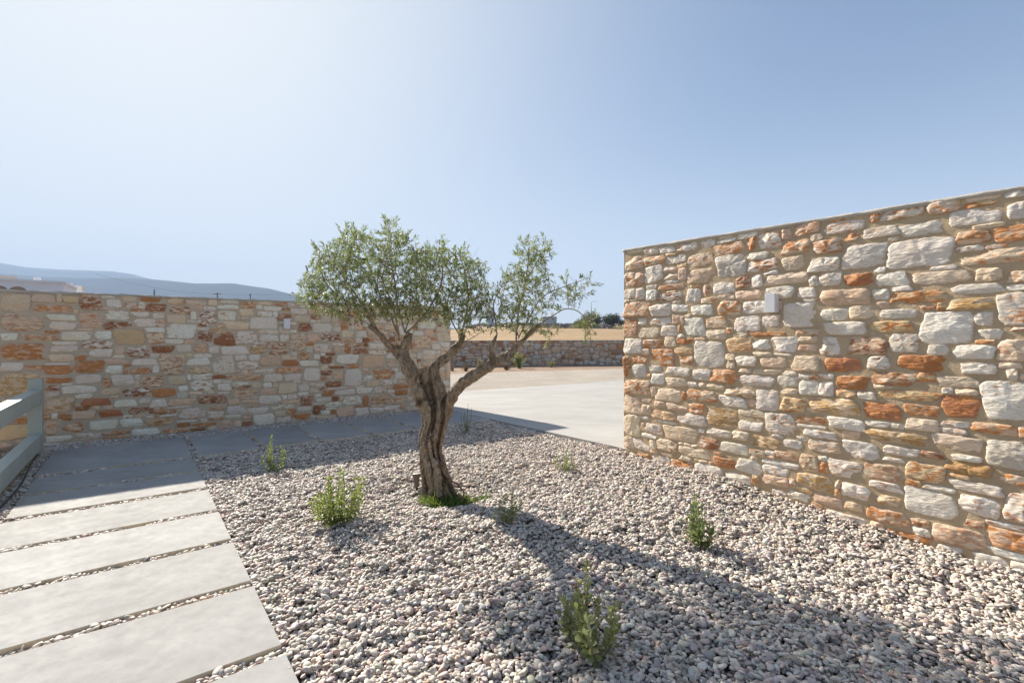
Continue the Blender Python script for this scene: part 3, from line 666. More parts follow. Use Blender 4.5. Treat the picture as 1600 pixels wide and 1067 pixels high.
# ------------------------------------------------------------------ pebbles: dropped one by one on a height field
def pebbles():
    rg = np.random.default_rng(12)
    x0, x1, y0, y1, res = -6.6, 4.2, .6, 9.3, .005
    nx, ny = int((x1 - x0) / res), int((y1 - y0) / res)
    gx, gy = np.meshgrid(np.linspace(x0, x1, nx // 8 + 1), np.linspace(y0, y1, ny // 8 + 1), indexing='ij')
    base = g(gx, gy) - .032; s, t = to_st(gx, gy)
    base = np.where((t < .03) & (s < 5.6), -.036, base); base = np.where(s > 4.02, -.044, base)
    HF = np.kron(base, np.ones((8, 8)))[:nx, :ny].copy()
    nx, ny = HF.shape
    area = (x1 - x0) * (y1 - y0); N = int(area * 5600)
    X = rg.uniform(x0 + .1, x1 - .1, N); Y = rg.uniform(y0 + .1, y1 - .1, N)
    s, t = to_st(X, Y)
    rad = .0064 + .0042 * rg.random(N) + .009 * rg.random(N) ** 7        # mean half width
    gap = .004
    ok = np.ones(N, bool)
    for k in range(-2, 6):
        sa = k * ST + (.02 if k > 3 else 0)
        ok &= ~((s > sa - gap) & (s < sa + .60 + gap) & (t > -1.2 - gap) & (t < gap))
    ok &= ~((s > 4.10 - gap) & (s < 5.42 + gap) & (t > -1.22 - gap) & (t < gap))
    for k in range(6): ok &= ~((s > 4.07 - gap) & (s < 5.40 + gap) & (t > .065 + k * .665 - gap) & (t < .665 + k * .665 + gap))
    ok &= (t < 3.985) & (t > -2.4)
    lw = (X - LW.P[0]) * LW.n[0] + (Y - LW.P[1]) * LW.n[1]; ok &= lw > .012
    rw = (X - RW.P[0]) * RW.n[0] + (Y - RW.P[1]) * RW.n[1]; uu = (X - RW.P[0]) * RW.d[0] + (Y - RW.P[1]) * RW.d[1]
    ok &= ~((rw < .012) & (uu > -.02))
    ok &= (np.abs(X) < Y * 1.09 + .8) & (Y < 9.25)
    ok &= ~((np.hypot(X - TREE[0], Y - TREE[1]) < .09))
    # narrow gaps hold less
    narrow = ((t < 0.02) & (s < 4.1) & (t > -1.2)) | ((s > 4.05) & (t > -.02)); 
    X, Y, rad, s, t = X[ok], Y[ok], rad[ok], s[ok], t[ok]; N = len(X)
    outer = (t < -1.325)
    yaw = rg.uniform(0, np.pi, N); el = rg.uniform(1.1, 2.0, N); fl = rg.uniform(.32, .68, N)
    a = rad * np.sqrt(el) * 1.08; b = rad / np.sqrt(el) * 1.12; c = np.minimum(rad * fl * .95, b)
    Z = np.zeros(N); ix = ((X - x0) / res).astype(int); iy = ((Y - y0) / res).astype(int)
    # kernels
    KER = {}
    def ker(i):
        key = (int(a[i] * 500), int(b[i] * 500), int(yaw[i] / np.pi * 8))
        if key not in KER:
            A_, B_ = (key[0] + .5) / 500, (key[1] + .5) / 500; yw = (key[2] + .5) / 8 * np.pi; h = int(A_ / res) + 1
            kx, ky = np.meshgrid(np.arange(-h, h + 1) * res, np.arange(-h, h + 1) * res, indexing='ij')
            u = kx * np.cos(yw) + ky * np.sin(yw); v = -kx * np.sin(yw) + ky * np.cos(yw); q = (u / A_) ** 2 + (v / B_) ** 2
            m = q < 1; KER[key] = (h, m, np.sqrt(np.maximum(0, 1 - q)))
        return KER[key]
    gz = g(X, Y) + .0
    lim = np.where(narrow[ok], -.003, gz + .014)
    lim = np.where(s > 4.04, np.minimum(lim, -.002), lim); lim = np.where((t < .03), np.minimum(lim, -.001), lim)
    good = np.ones(N, bool); tiltx = rg.normal(0, .31, N); tilty = rg.normal(0, .31, N)
    for i in range(N):
        h, m, up = ker(i); best = None
        for (dx, dy) in ((0, 0), (2, 1), (-1, -2)):
            jx, jy = ix[i] + dx, iy[i] + dy
            if jx - h < 0 or jy - h < 0 or jx + h >= nx or jy + h >= ny: continue
            win = HF[jx - h:jx + h + 1, jy - h:jy + h + 1]; q = (win + c[i] * up)[m]; z = .75 * q.max() + .25 * q.mean()
            if best is None or z < best[0]: best = (z, dx, dy, win)
        if best is None or best[0] > lim[i] + .002: good[i] = False; continue
        z, dx, dy, win = best; X[i] += dx * res; Y[i] += dy * res; Z[i] = z
        np.maximum(win, np.where(m, z + c[i] * up, -9), out=win)
    sel = np.where(good)[0]
    # colours
    pal = np.array([(.60, .53, .47), (.51, .45, .405), (.68, .62, .56), (.60, .49, .43), (.41, .365, .34), (.54, .505, .43), (.74, .69, .63), (.56, .40, .33), (.28, .24, .23)])
    pw = np.array([.20, .18, .15, .12, .11, .07, .07, .06, .04]); pid = rg.choice(len(pal), N, p=pw / pw.sum())
    col = np.clip(pal[pid] * [1.0, 1.0, .97] * rg.uniform(.82, 1.16, (N, 1)) + rg.normal(0, .014, (N, 3)), .03, .8)
    bp = np.array([(.40, .26, .13), (.50, .36, .20), (.34, .20, .10), (.55, .44, .30)])
    col[outer] = bp[rg.integers(0, 4, outer.sum())] * rg.uniform(.8, 1.15, (outer.sum(), 1))
    def ico(n):
        bm = bmesh.new(); bmesh.ops.create_icosphere(bm, subdivisions=n, radius=1); bm.verts.index_update()
        V = np.array([v.co[:] for v in bm.verts]); F = np.array([[v.index for v in f.verts] for f in bm.faces]); bm.free(); return V, F
    def batch(ids, lv):
        B, F = ico(lv); n = len(ids); m = len(B)
        ph = rg.uniform(0, 6.28, (n, 1, 3)); P = np.broadcast_to(B[None], (n, m, 3)).copy()
        P = np.sign(P) * np.abs(P) ** .88
        sh = rg.uniform(-.22, .22, (n, 1)); taper = 1 + sh * P[..., 0]; P[..., 1] *= taper; P[..., 2] *= taper
        d = 1 + .07 * np.sin(P[..., 0] * 2.6 + ph[..., 0]) * np.cos(P[..., 1] * 2.3 + ph[..., 1]) + .05 * np.sin(P[..., 2] * 3 + ph[..., 2] + P[..., 0] * 2)
        P *= d[..., None]
        P[..., 0] *= a[ids][:, None]; P[..., 1] *= b[ids][:, None]; P[..., 2] *= c[ids][:, None]
        cx, sx = np.cos(tiltx[ids])[:, None], np.sin(tiltx[ids])[:, None]; cy, sy = np.cos(tilty[ids])[:, None], np.sin(tilty[ids])[:, None]
        y_, z_ = P[..., 1] * cx - P[..., 2] * sx, P[..., 1] * sx + P[..., 2] * cx
        x_, z2 = P[..., 0] * cy + z_ * sy, -P[..., 0] * sy + z_ * cy
        cw, sw = np.cos(yaw[ids])[:, None], np.sin(yaw[ids])[:, None]
        out = np.stack([x_ * cw - y_ * sw + X[ids][:, None], x_ * sw + y_ * cw + Y[ids][:, None], z2 + Z[ids][:, None]], -1).reshape(-1, 3)
        FF = (F[None] + (np.arange(n) * m)[:, None, None]).reshape(-1, 3)
        return out, FF, np.repeat(col[ids], m, axis=0)
    for nm, ids0, label, cat in (("gravel", sel[~outer[sel]], "bed of rounded grey and pinkish beach pebbles around the olive tree", "pebbles"),
                                 ("rubble", sel[outer[sel]], "strip of ochre brown stones under the fence", "stones")):
        near = ids0[Y[ids0] < 2.3]; far = ids0[Y[ids0] >= 2.3]; Vs, Fs, Cs, off = [], [], [], 0
        for ids, lv in ((near, 3), (far, 2)):
            if len(ids) == 0: continue
            v, f, cc = batch(ids, lv); Vs.append(v); Fs.append(f + off); Cs.append(cc); off += len(v)
        tag(build(nm, np.vstack(Vs), np.vstack(Fs), MP, None, True, dict(tint=np.vstack(Cs))), label, cat, kind="stuff")
        print(nm, len(ids0), off)
pebbles()

# ------------------------------------------------------------------ fence
fo = sq(0, -1.2 - .155)
def on_fence(s): return fo + (s - 0) * p_
sp = (np.array([-5.27, 5.286]) - P0) @ p_
fe = empty("fence", (*on_fence(sp), 0), "grey green painted two rail wooden fence at the left edge beside the path", "fence")
for s in (sp, sp - 2.75):
    c = on_fence(s); m = MB(); m.box((c[0], c[1], .36), (*q_, 0), (*p_, 0), (0, 0, 1), .058, .058, .475, .004); m.build("post", MPAINT, fe)
for z0, z1 in ((.565, .715), (.065, .225)):
    m = MB()
    c = on_fence(sp - .06 - 2.63 / 2); m.box((c[0], c[1], (z0 + z1) / 2), (*q_, 0), (*p_, 0), (0, 0, 1), .05, 2.63 / 2, (z1 - z0) / 2, .005)
    m.build("rail", MPAINT, fe)
# thin black irrigation line along the pebble strip
pts = [np.array([*sq(s, -1.31 + .02 * math.sin(s * 2.1) + .03 * sstep(5, 3, s)), .004 + .006 * math.sin(s * 3)]) for s in np.linspace(5.45, .2, 26)]
V, F = tube(spline(pts, 4), .0075, 8); tag(build("irrigation_hose", V, F, MDARK, None, True), "thin dark irrigation hose lying on the pebbles between path and fence", "hose")

# ------------------------------------------------------------------ foliage helper
def leaves(pos, direc, length, width, rg, bend=.25, curl=.15, shape=0):
    """(n,3) base positions, unit directions -> folded pointed leaves (8 verts, 6 faces)"""
    n = len(pos); d = direc / (np.linalg.norm(direc, axis=1)[:, None] + 1e-9)
    r = rg.normal(size=(n, 3)) + [0, 0, 1.2]; side = np.cross(d, r); side /= np.linalg.norm(side, axis=1)[:, None] + 1e-9
    up = np.cross(side, d); L = length[:, None]; Wd = width[:, None]
    tt = (0, .3, .68, 1) if shape == 0 else (0, .4, .78, 1); ww = (0.05, .5, .42, 0) if shape == 0 else (.12, .5, .5, 0)
    V = []
    cen = [pos + d * L * t - up * L * bend * t * t for t in tt]
    V = [cen[0], cen[1] - side * Wd * ww[1] + up * Wd * curl, cen[1], cen[1] + side * Wd * ww[1] + up * Wd * curl,
         cen[2] - side * Wd * ww[2] + up * Wd * curl, cen[2], cen[2] + side * Wd * ww[2] + up * Wd * curl, cen[3]]
    V = np.stack(V, 1).reshape(-1, 3)
    base = np.array([(0, 2, 1, 0), (0, 3, 2, 0), (1, 2, 5, 4), (2, 3, 6, 5), (4, 5, 7, 4), (5, 6, 7, 5)])
    F = []
    o = np.arange(n) * 8
    tri = np.array([(0, 2, 1), (0, 3, 2), (4, 5, 7), (5, 6, 7), (1, 2, 5), (1, 5, 4), (2, 3, 6), (2, 6, 5)])
    return V, (tri[None] + o[:, None, None]).reshape(-1, 3)

ML_OL = m_leaf("olive_leaf", (.105, .13, .048), (.26, .285, .19), (.20, .235, .08), .34)
# ------------------------------------------------------------------ olive tree
def olive():
    rg = np.random.default_rng(7); YT = TREE[1]
    e = empty("olive_tree", (TREE[0], TREE[1], -.10), "gnarled old olive tree with twisted forked trunk standing in the pebbles", "tree")
    def T3(cx, cy, dy=0.): return ray(560 + cx / 3.3333, 480 + cy / 3.3333, YT + dy)
    K3 = YT / FPX / 3.3333
    def T2(cx, cy, dy=0.): return ray(440 + cx / 3.048, 330 + cy / 3.048, YT + dy)
    K2 = YT / FPX / 3.048
    strands = [  # (cx, cy, dY, radius in crop px)
        [(395, 1010, -.02, 60), (385, 930, -.03, 52), (372, 830, -.05, 42), (345, 740, -.05, 37), (345, 660, -.05, 34), (358, 590, -.04, 34), (350, 530, -.03, 36), (325, 470, -.02, 42), (300, 400, -.01, 46), (270, 330, 0, 46), (240, 280, .0, 42), (232, 225, .02, 30), (255, 170, .03, 26), (268, 132, .04, 25)],
        [(470, 1010, -.02, 62), (450, 940, -.02, 52), (425, 860, -.01, 44), (400, 790, .0, 38), (395, 720, .01, 36), (405, 650, .0, 40), (425, 570, 0, 42), (430, 500, .02, 44), (415, 430, .03, 44), (398, 370, .04, 36), (390, 325, .05, 30), (415, 290, .06, 27), (460, 262, .08, 26), (500, 222, .1, 27), (528, 185, .12, 20), (545, 160, .125, 13), (553, 132, .13, 8), (562, 112, .13, 6)],
        [(500, 1000, .03, 50), (475, 930, .03, 48), (445, 840, .04, 42), (425, 760, .05, 38), (430, 690, .04, 38), (445, 620, .03, 38), (465, 550, .01, 38), (480, 485, -.01, 36), (515, 425, -.03, 33), (570, 375, -.05, 31), (625, 340, -.06, 30), (680, 308, -.07, 30), (735, 275, -.08, 30), (790, 245, -.09, 28), (825, 205, -.09, 24)],
        [(330, 1000, .02, 30), (335, 900, .02, 26), (322, 800, .0, 22), (318, 720, .0, 20), (325, 650, .01, 22), (335, 600, .03, 24), (350, 540, .04, 28), (370, 470, .04, 30), (395, 410, .04, 26)],
        [(420, 980, -.08, 40), (415, 900, -.09, 30), (400, 830, -.09, 24), (375, 760, -.08, 21), (360, 690, -.07, 19), (372, 620, -.05, 20), (385, 560, -.02, 24), (380, 500, .0, 26)],
        [(540, 1010, -.01, 34), (500, 950, -.02, 26), (468, 890, -.03, 26), (462, 840, -.02, 20)],
        [(240, 290, 0, 34), (215, 255, .0, 28), (190, 225, -.02, 21), (150, 190, -.05, 16), (110, 140, -.08, 13), (60, 95, -.1, 11)],
        [(705, 300, -.07, 22), (693, 255, -.09, 17), (690, 220, -.1, 15), (703, 185, -.1, 13), (714, 160, -.1, 9), (722, 143, -.1, 6)],
        [(820, 215, -.09, 22), (855, 175, -.1, 16), (900, 130, -.12, 13), (950, 90, -.14, 11)],
        [(200, 250, 0, 24), (195, 215, .02, 16), (200, 190, .03, 14)],
        [(290, 520, -.06, 8), (310, 495, -.05, 22), (335, 480, -.04, 20)],
        [(440, 800, -.06, 18), (458, 850, -.05, 24), (470, 880, -.04, 22), (450, 900, -.03, 18)],
        [(340, 310, -.03, 20), (350, 350, -.03, 22), (345, 390, -.02, 22)],
        [(352, 340, .02, 22), (356, 400, .03, 34), (372, 460, .03, 38), (385, 540, .03, 36), (385, 640, .03, 30)]]
    Vs, Fs, n0, CL = [], [], 0, []
    TINT = [.85, .45, .5, .15, .95, .4, .5, .5, .5, .3, .2, .3, .4, .25]
    for st in strands:
        A = np.array([[*T3(a if b < 440 else a + (float(np.interp(b, [440, 620, 720, 850, 1000], [390, 398, 374, 398, 430])) - a) * .16 * float(sstep(440, 600, b)), b, c), r * K3 * (.84 - .22 * float(sstep(480, 620, b)))] for a, b, c, r in st]); A = spline(A, 8)
        CL.append(A.copy()); k = np.arange(len(A)); nn = vnoise(A[:, :3] + 7, 22, 3); A[:, 3] *= 1 + .13 * nn
        V, F = tube(A[:, :3], A[:, 3], 20)
        # lobed cross-section: longitudinal flutes
        cen = np.repeat(A[:, :3], 20, axis=0); ang = np.tile(np.arange(20) * 2 * np.pi / 20, len(A)); kk = np.repeat(k, 20)
        f = 1 + .14 * np.sin(ang * 3 + kk * .07 + n0) + .07 * np.sin(ang * 5 - kk * .1)
        V = cen + (V - cen) * f[:, None]
        Vs.append(V); Fs += [tuple(i + n0 for i in fc) for fc in F]; n0 += len(V)
    tmp = build("tmp_trunk", np.vstack(Vs), Fs, MBARK)
    md = tmp.modifiers.new("r", 'REMESH'); md.mode = 'VOXEL'; md.voxel_size = .0045
    sm = tmp.modifiers.new("s", 'SMOOTH'); sm.factor = .5; sm.iterations = 1
    dg = bpy.context.evaluated_depsgraph_get(); me = bpy.data.meshes.new_from_object(tmp.evaluated_get(dg))
    n = len(me.vertices); co = np.empty(n * 3, np.float32); me.vertices.foreach_get("co", co); co = co.reshape(-1, 3).astype(float)
    no = np.empty(n * 3, np.float32); me.vertex_normals.foreach_get("vector", no); no = no.reshape(-1, 3)
    Q = co * [1, 1, .30]
    d = .014 * fbm(Q, 26, 4, 5) + .016 * fbm(co, 13, 3, 9) - .008 * np.maximum(0, vnoise(Q, 34, 2) - .15)
    kn = vnoise(co, 17, 31); d += .016 * np.maximum(0, kn - .55) - .03 * np.maximum(0, vnoise(co, 15, 77) - .62)
    thin = sstep(-.1, .9, co[:, 2]); d *= (1.15 - .45 * thin)
    # which strand of wood each point belongs to; seams between strands sink, with crevice shade painted into their bark
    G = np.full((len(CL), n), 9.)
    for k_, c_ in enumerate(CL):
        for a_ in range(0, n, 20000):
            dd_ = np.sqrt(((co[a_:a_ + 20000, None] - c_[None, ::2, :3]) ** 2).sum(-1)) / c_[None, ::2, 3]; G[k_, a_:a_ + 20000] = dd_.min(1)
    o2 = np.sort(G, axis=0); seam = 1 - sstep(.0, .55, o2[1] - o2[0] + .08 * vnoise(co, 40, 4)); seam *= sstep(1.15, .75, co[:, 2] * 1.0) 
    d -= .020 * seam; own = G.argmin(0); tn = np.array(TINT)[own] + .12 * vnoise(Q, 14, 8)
    co2 = co + no * d[:, None]
    polys = [tuple(p.vertices) for p in me.polygons]
    bpy.data.objects.remove(tmp); bpy.data.meshes.remove(me)
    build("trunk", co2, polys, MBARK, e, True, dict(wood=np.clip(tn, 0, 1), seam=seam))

    # limbs that carry the crown (traced), then a colonised twig network
    limbs = [[(440, 560, -.08), (380, 520, -.12), (290, 497, -.16), (230, 490, -.2)], [(480, 590, -.05), (430, 520, -.1), (380, 430, -.15), (320, 350, -.2), (260, 270, -.22)],
             [(560, 610, .02), (530, 530, .08), (480, 430, .15), (430, 300, .22), (400, 200, .25)], [(560, 600, .0), (545, 520, -.08), (520, 420, -.2), (480, 330, -.3)],
             [(590, 580, .04), (610, 500, .08), (640, 400, .1), (640, 280, .12), (620, 180, .1)], [(600, 580, .04), (660, 520, -.05), (720, 440, -.16), (760, 340, -.22), (770, 240, -.22)],
             [(590, 580, .04), (560, 480, .0), (540, 340, -.02), (520, 180, .0), (515, 90, .0)], [(850, 640, .12), (842, 590, .13), (868, 552, .14), (930, 545, .1), (965, 500, .05)],
             [(855, 610, .12), (820, 540, .2), (790, 450, .25), (800, 340, .25)], [(850, 600, .12), (880, 500, .1), (890, 400, .05), (870, 280, .0), (840, 210, 0)],
             [(860, 635, .1), (930, 590, .02), (1000, 565, -.08)], [(1225, 545, -.14), (1300, 490, -.16), (1370, 468, -.15), (1430, 500, -.14), (1460, 580, -.12)],
             [(1115, 625, -.09), (1120, 560, -.05), (1130, 470, .0), (1155, 380, .02), (1170, 270, .02), (1180, 160, .0)], [(1125, 610, -.09), (1180, 500, -.12), (1240, 410, -.16), (1310, 375, -.18), (1410, 335, -.18), (1465, 315, -.16)],
             [(1025, 590, -.1), (1020, 540, -.1), (1010, 440, -.05), (1055, 340, .0)], [(1130, 600, -.09), (1090, 520, .05), (1050, 440, .12), (1040, 380, .15)],
             [(1180, 300, .02), (1230, 220, .05), (1255, 160, .05)], [(700, 480, .1), (640, 420, .25), (560, 330, .35), (540, 250, .35)], [(450, 570, -.05), (400, 500, .1), (300, 420, .22), (220, 350, .26), (180, 250, .2)],
             [(330, 500, -.1), (230, 460, -.1), (150, 400, -.08), (120, 330, -.05)]]
    nodes = []; par = []
    for L_ in limbs:
        P = spline(np.array([T2(*a) for a in L_]), 5); P += np.stack([vnoise(P, 9, s) for s in (1, 2, 3)], 1) * .012; st = len(nodes)
        for i, v in enumerate(P): nodes.append(v); par.append(-1 if i == 0 else st + i - 1)
    nlimb = len(nodes)
    def inside(poly, x, y):
        c = np.zeros(len(x), bool); m = len(poly)
        for i in range(m):
            x1, y1 = poly[i]; x2, y2 = poly[(i + 1) % m]
            k = ((y1 > y) != (y2 > y)) & (x < (x2 - x1) * (y - y1) / (y2 - y1 + 1e-9) + x1); c ^= k
        return c
    A = []
    P1 = [(85, 380), (150, 230), (165, 175), (215, 180), (280, 150), (300, 105), (350, 92), (400, 135), (480, 140), (500, 62), (535, 60), (560, 130), (600, 120), (630, 150), (650, 210), (700, 190), (730, 145), (790, 190), (850, 185), (900, 240), (950, 260), (975, 330), (985, 400), (960, 490), (860, 530), (700, 520), (560, 520), (420, 505), (250, 500), (130, 470)]
    P2 = [(1000, 430), (1050, 320), (1120, 260), (1115, 200), (1160, 125), (1200, 190), (1215, 150), (1270, 150), (1290, 235), (1260, 300), (1240, 370), (1330, 350), (1390, 330), (1470, 305), (1470, 400), (1360, 470), (1250, 520), (1180, 575), (1060, 570), (975, 520)]
    P3 = [(1440, 500), (1480, 520), (1480, 610), (1440, 600)]; P4 = [(1180, 540), (1300, 540), (1320, 600), (1200, 600)]
    for poly, cnt, dep in ((P1, 2350, .5), (P2, 520, .32), (P3, 34, .08), ([(900, 400), (1010, 400), (1020, 560), (860, 575), (760, 540)], 130, .3), (P4, 26, .1)):
        a = np.array(poly); x = rg.uniform(a[:, 0].min(), a[:, 0].max(), cnt * 3); y = rg.uniform(a[:, 1].min(), a[:, 1].max(), cnt * 3)
        k = inside(poly, x, y); x, y = x[k][:cnt], y[k][:cnt]; c = a.mean(0); ext = (a.max(0) - a.min(0)) / 2
        rr = np.clip(1 - ((x - c[0]) / ext[0] * .85) ** 2 - ((y - c[1]) / ext[1] * .7) ** 2, .06, 1) ** .5
        dd = rg.uniform(-1, 1, len(x)) * rr * dep
        # clumps: keep attractors where a coarse noise is high
        Q = np.array([T2(x[i], y[i], dd[i]) for i in range(len(x))]); keep = vnoise(Q, 6.5, 41) > -.14 - .5 * (rg.random(len(Q)) < .3)
        A.append(Q[keep])
    A = np.vstack(A); nodes = [np.array(v) for v in nodes]
    NP = np.array(nodes); d2 = ((A[:, None] - NP[None]) ** 2).sum(-1); near = d2.argmin(1); nd = np.sqrt(d2.min(1)); alive = nd > .02
    step = .028
    for it in range(70):
        act = np.where(alive & (nd < .45))[0]
        if len(act) == 0: break
        acc = {}
        for i in act:
            v = A[i] - nodes[near[i]]; acc.setdefault(near[i], []).append(v / (np.linalg.norm(v) + 1e-9))
        new = []
        for k, vs_ in acc.items():
            v = np.sum(vs_, 0) + rg.normal(size=3) * .25; v[2] += .15; v /= np.linalg.norm(v) + 1e-9
            nodes.append(nodes[k] + v * step); par.append(k); new.append(len(nodes) - 1)
        NN = np.array([nodes[i] for i in new]); D = np.sqrt(((A[:, None] - NN[None]) ** 2).sum(-1)); j = D.argmin(1); dm = D.min(1)
        b = dm < nd; nd = np.where(b, dm, nd); near = np.where(b, np.array(new)[j], near); alive &= nd > .021
        if len(nodes) > 16000: break
    n = len(nodes); NP = np.array(nodes); ch = [[] for _ in range(n)]
    for i, q in enumerate(par):
        if q >= 0: ch[q].append(i)
    r = np.zeros(n)
    for i in range(n - 1, -1, -1):
        r[i] = .0011 if not ch[i] else (sum(r[c] ** 2.35 for c in ch[i])) ** (1 / 2.35)
    # limbs' own nodes come first, so accumulate twice for their back-to-front order
    for i in range(nlimb - 1, -1, -1):
        if ch[i]: r[i] = (sum(r[c] ** 2.35 for c in ch[i])) ** (1 / 2.35)
    r = np.minimum(r, .017)
    B = MB(); done = np.zeros(n, bool)
    order = sorted(range(n), key=lambda i: -r[i])
    for i in range(n):
        q = par[i]
        if q >= 0 and ch[q] and max(ch[q], key=lambda c: r[c]) == i: continue
        # start of a chain
        chain = ([q] if q >= 0 else []) + [i]; j = i
        while ch[j]: j = max(ch[j], key=lambda c: r[c]); chain.append(j)
        if len(chain) < 2: continue
        rad = r[chain].copy(); rad[0] = rad[1] if q >= 0 else rad[0]
        B.tube(NP[chain], rad, 7 if rad[0] > .004 else 4, cap=False)
    # bare dead twigs poking out
    for k in range(240):
        i = rg.integers(nlimb, n); v = rg.normal(size=3); v[2] = abs(v[2]) * .6; v /= np.linalg.norm(v); L_ = rg.uniform(.05, .16)
        pp = [NP[i] + v * L_ * t + rg.normal(size=3) * .004 * t for t in (0, .35, .7, 1)]; B.tube(pp, [.0014, .0012, .001, .0006], 4, False)
    B.build("branches", MTWIG, e, True)
    # leaves along thin twigs, in pairs, plus leafy shoots at the tips
    pos, dr = [], []
    for i in range(nlimb // 1, n):
        if r[i] > .0034: continue
        q = par[i]; t = NP[i] - NP[q]; t /= np.linalg.norm(t) + 1e-9
        a = np.cross(t, rg.normal(size=3)); a /= np.linalg.norm(a) + 1e-9
        for s in (1, -1):
            if rg.random() < .86: pos.append(NP[i]); dr.append(t * .75 + s * a * .8)
        if not ch[i]:
            t2 = t + np.array([0, 0, .35]) + rg.normal(size=3) * .25; t2 /= np.linalg.norm(t2); L_ = rg.uniform(.03, .10)
            for u in np.arange(.012, L_, .012):
                a = np.cross(t2, rg.normal(size=3)); a /= np.linalg.norm(a)
                for s in (1, -1): pos.append(NP[i] + t2 * u); dr.append(t2 * .9 + s * a * .75)
            pos.append(NP[i] + t2 * L_); dr.append(t2)
    pos = np.array(pos); dr = np.array(dr); n = len(pos); ln = rg.uniform(.024, .046, n); wd = ln * rg.uniform(.20, .28, n)
    V, F = leaves(pos, dr, ln, wd, rg, .15)
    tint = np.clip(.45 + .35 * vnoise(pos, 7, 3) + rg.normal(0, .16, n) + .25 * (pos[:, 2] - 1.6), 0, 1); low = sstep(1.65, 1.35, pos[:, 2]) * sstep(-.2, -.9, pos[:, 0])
    dry = ((rg.random(n) < .05 + .20 * low) * rg.uniform(.6, 1, n))
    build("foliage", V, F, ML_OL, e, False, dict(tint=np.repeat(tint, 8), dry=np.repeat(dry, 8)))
    print("olive nodes", len(NP), "leaves", n)
olive()

# ------------------------------------------------------------------ young shrubs in the pebbles
ML_SH = m_leaf("shrub_leaf_bright", (.16, .19, .05), (.23, .26, .13), (.33, .355, .10), .38)
ML_SG = m_leaf("shrub_leaf_sage", (.24, .25, .12), (.32, .33, .21), (.36, .36, .19), .38)
ML_DK = m_leaf("shrub_leaf_dark", (.12, .15, .06), (.2, .23, .15), (.18, .22, .08), .3)
MSTEM = flat("green_stem", (.20, .20, .09), .7)
def shrub(px, py, ptop, pw, nst, leaf, asp, m, label, seed, style=0, dens=1., lean=0.):
    rg = np.random.default_rng(seed); b = ground_hit(px, py); k = b[1] / FPX; Hh = (py - ptop) * k; Wd = pw * k / 2
    e = empty("shrub", (b[0], b[1], b[2] - .01), label, "shrub", "young shrubs planted in the pebbles")
    B = MB(); pos, dr, ll, tt = [], [], [], []
    for i in range(nst):
        an = rg.uniform(0, 2 * np.pi); rr = Wd * math.sqrt(rg.uniform(0.06, 1.)); hh = Hh * rg.uniform(.42, 1) * (1 - .3 * (rr / Wd) ** 2)
        if i == 0: rr *= .3; hh = Hh
        tip = b + [rr * math.cos(an) + lean * hh, rr * math.sin(an), hh]; st = b + [rg.normal() * Wd * .12, rg.normal() * Wd * .12, -.02]
        mid = st + (tip - st) * .5 + [rr * math.cos(an) * .3, rr * math.sin(an) * .3, -.04 * hh]
        P = spline(np.array([st, mid, tip]), 8); P += np.stack([vnoise(P, 20, s + i) for s in (1, 2, 3)], 1) * .006
        B.tube(P, np.linspace(.0032, .0012, len(P)), 5)
        L_ = np.linalg.norm(tip - st); nn = max(4, int(L_ / (leaf * .36) * dens))
        for j in range(nn):
            u = .16 + .84 * (j + rg.uniform(0, .5)) / nn; x = u * (len(P) - 1); a = min(int(x), len(P) - 2); q = P[a] + (P[a + 1] - P[a]) * (x - a); t = P[a + 1] - P[a]; t /= np.linalg.norm(t)
            ph = j * 1.57 + i; s1 = np.cross(t, [math.cos(ph), math.sin(ph), .3]); s1 /= np.linalg.norm(s1) + 1e-9
            for s in (1, -1):
                pos.append(q); dr.append(s1 * s * .8 + t * (.55 + .5 * u)); ll.append(leaf * rg.uniform(.6, 1.1) * (1 - .35 * u)); tt.append(.25 + .6 * u + rg.normal() * .12)
        for s in range(4):
            pos.append(P[-1]); dr.append((P[-1] - P[-2]) / np.linalg.norm(P[-1] - P[-2]) + rg.normal(size=3) * .45); ll.append(leaf * .6); tt.append(.95)
    B.build("stems", MSTEM, e, True)
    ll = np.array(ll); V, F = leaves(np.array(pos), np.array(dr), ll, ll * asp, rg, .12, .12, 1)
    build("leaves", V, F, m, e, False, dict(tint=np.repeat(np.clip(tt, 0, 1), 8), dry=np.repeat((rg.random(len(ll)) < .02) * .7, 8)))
shrub(430, 737, 683, 42, 9, .045, .34, ML_SH, "small upright shrub at the shadow edge in front of the wall-side slabs", 1, dens=.8)
shrub(530, 813, 738, 92, 28, .052, .42, ML_SH, "bushy bright yellow-green shrub left of the olive trunk", 2, dens=.8)
shrub(729, 676, 632, 26, 9, .018, .35, ML_DK, "dark conical little shrub beside the driveway slab behind the trunk", 3, dens=1.0)
shrub(882, 734, 705, 34, 9, .04, .38, ML_SG, "smallest spreading shrub between the tree and the right wall", 4, dens=.8)
shrub(788, 817, 768, 44, 11, .040, .34, ML_SG, "thin pale shrub just right of the grass at the trunk", 5, dens=.8, lean=.25)
shrub(1093, 852, 778, 52, 16, .050, .40, ML_DK, "dense green upright shrub near the right stone wall", 6, dens=.9)
shrub(925, 1026, 882, 112, 17, .056, .46, ML_SG, "tallest sage green shrub in the foreground pebbles", 7, dens=.75)

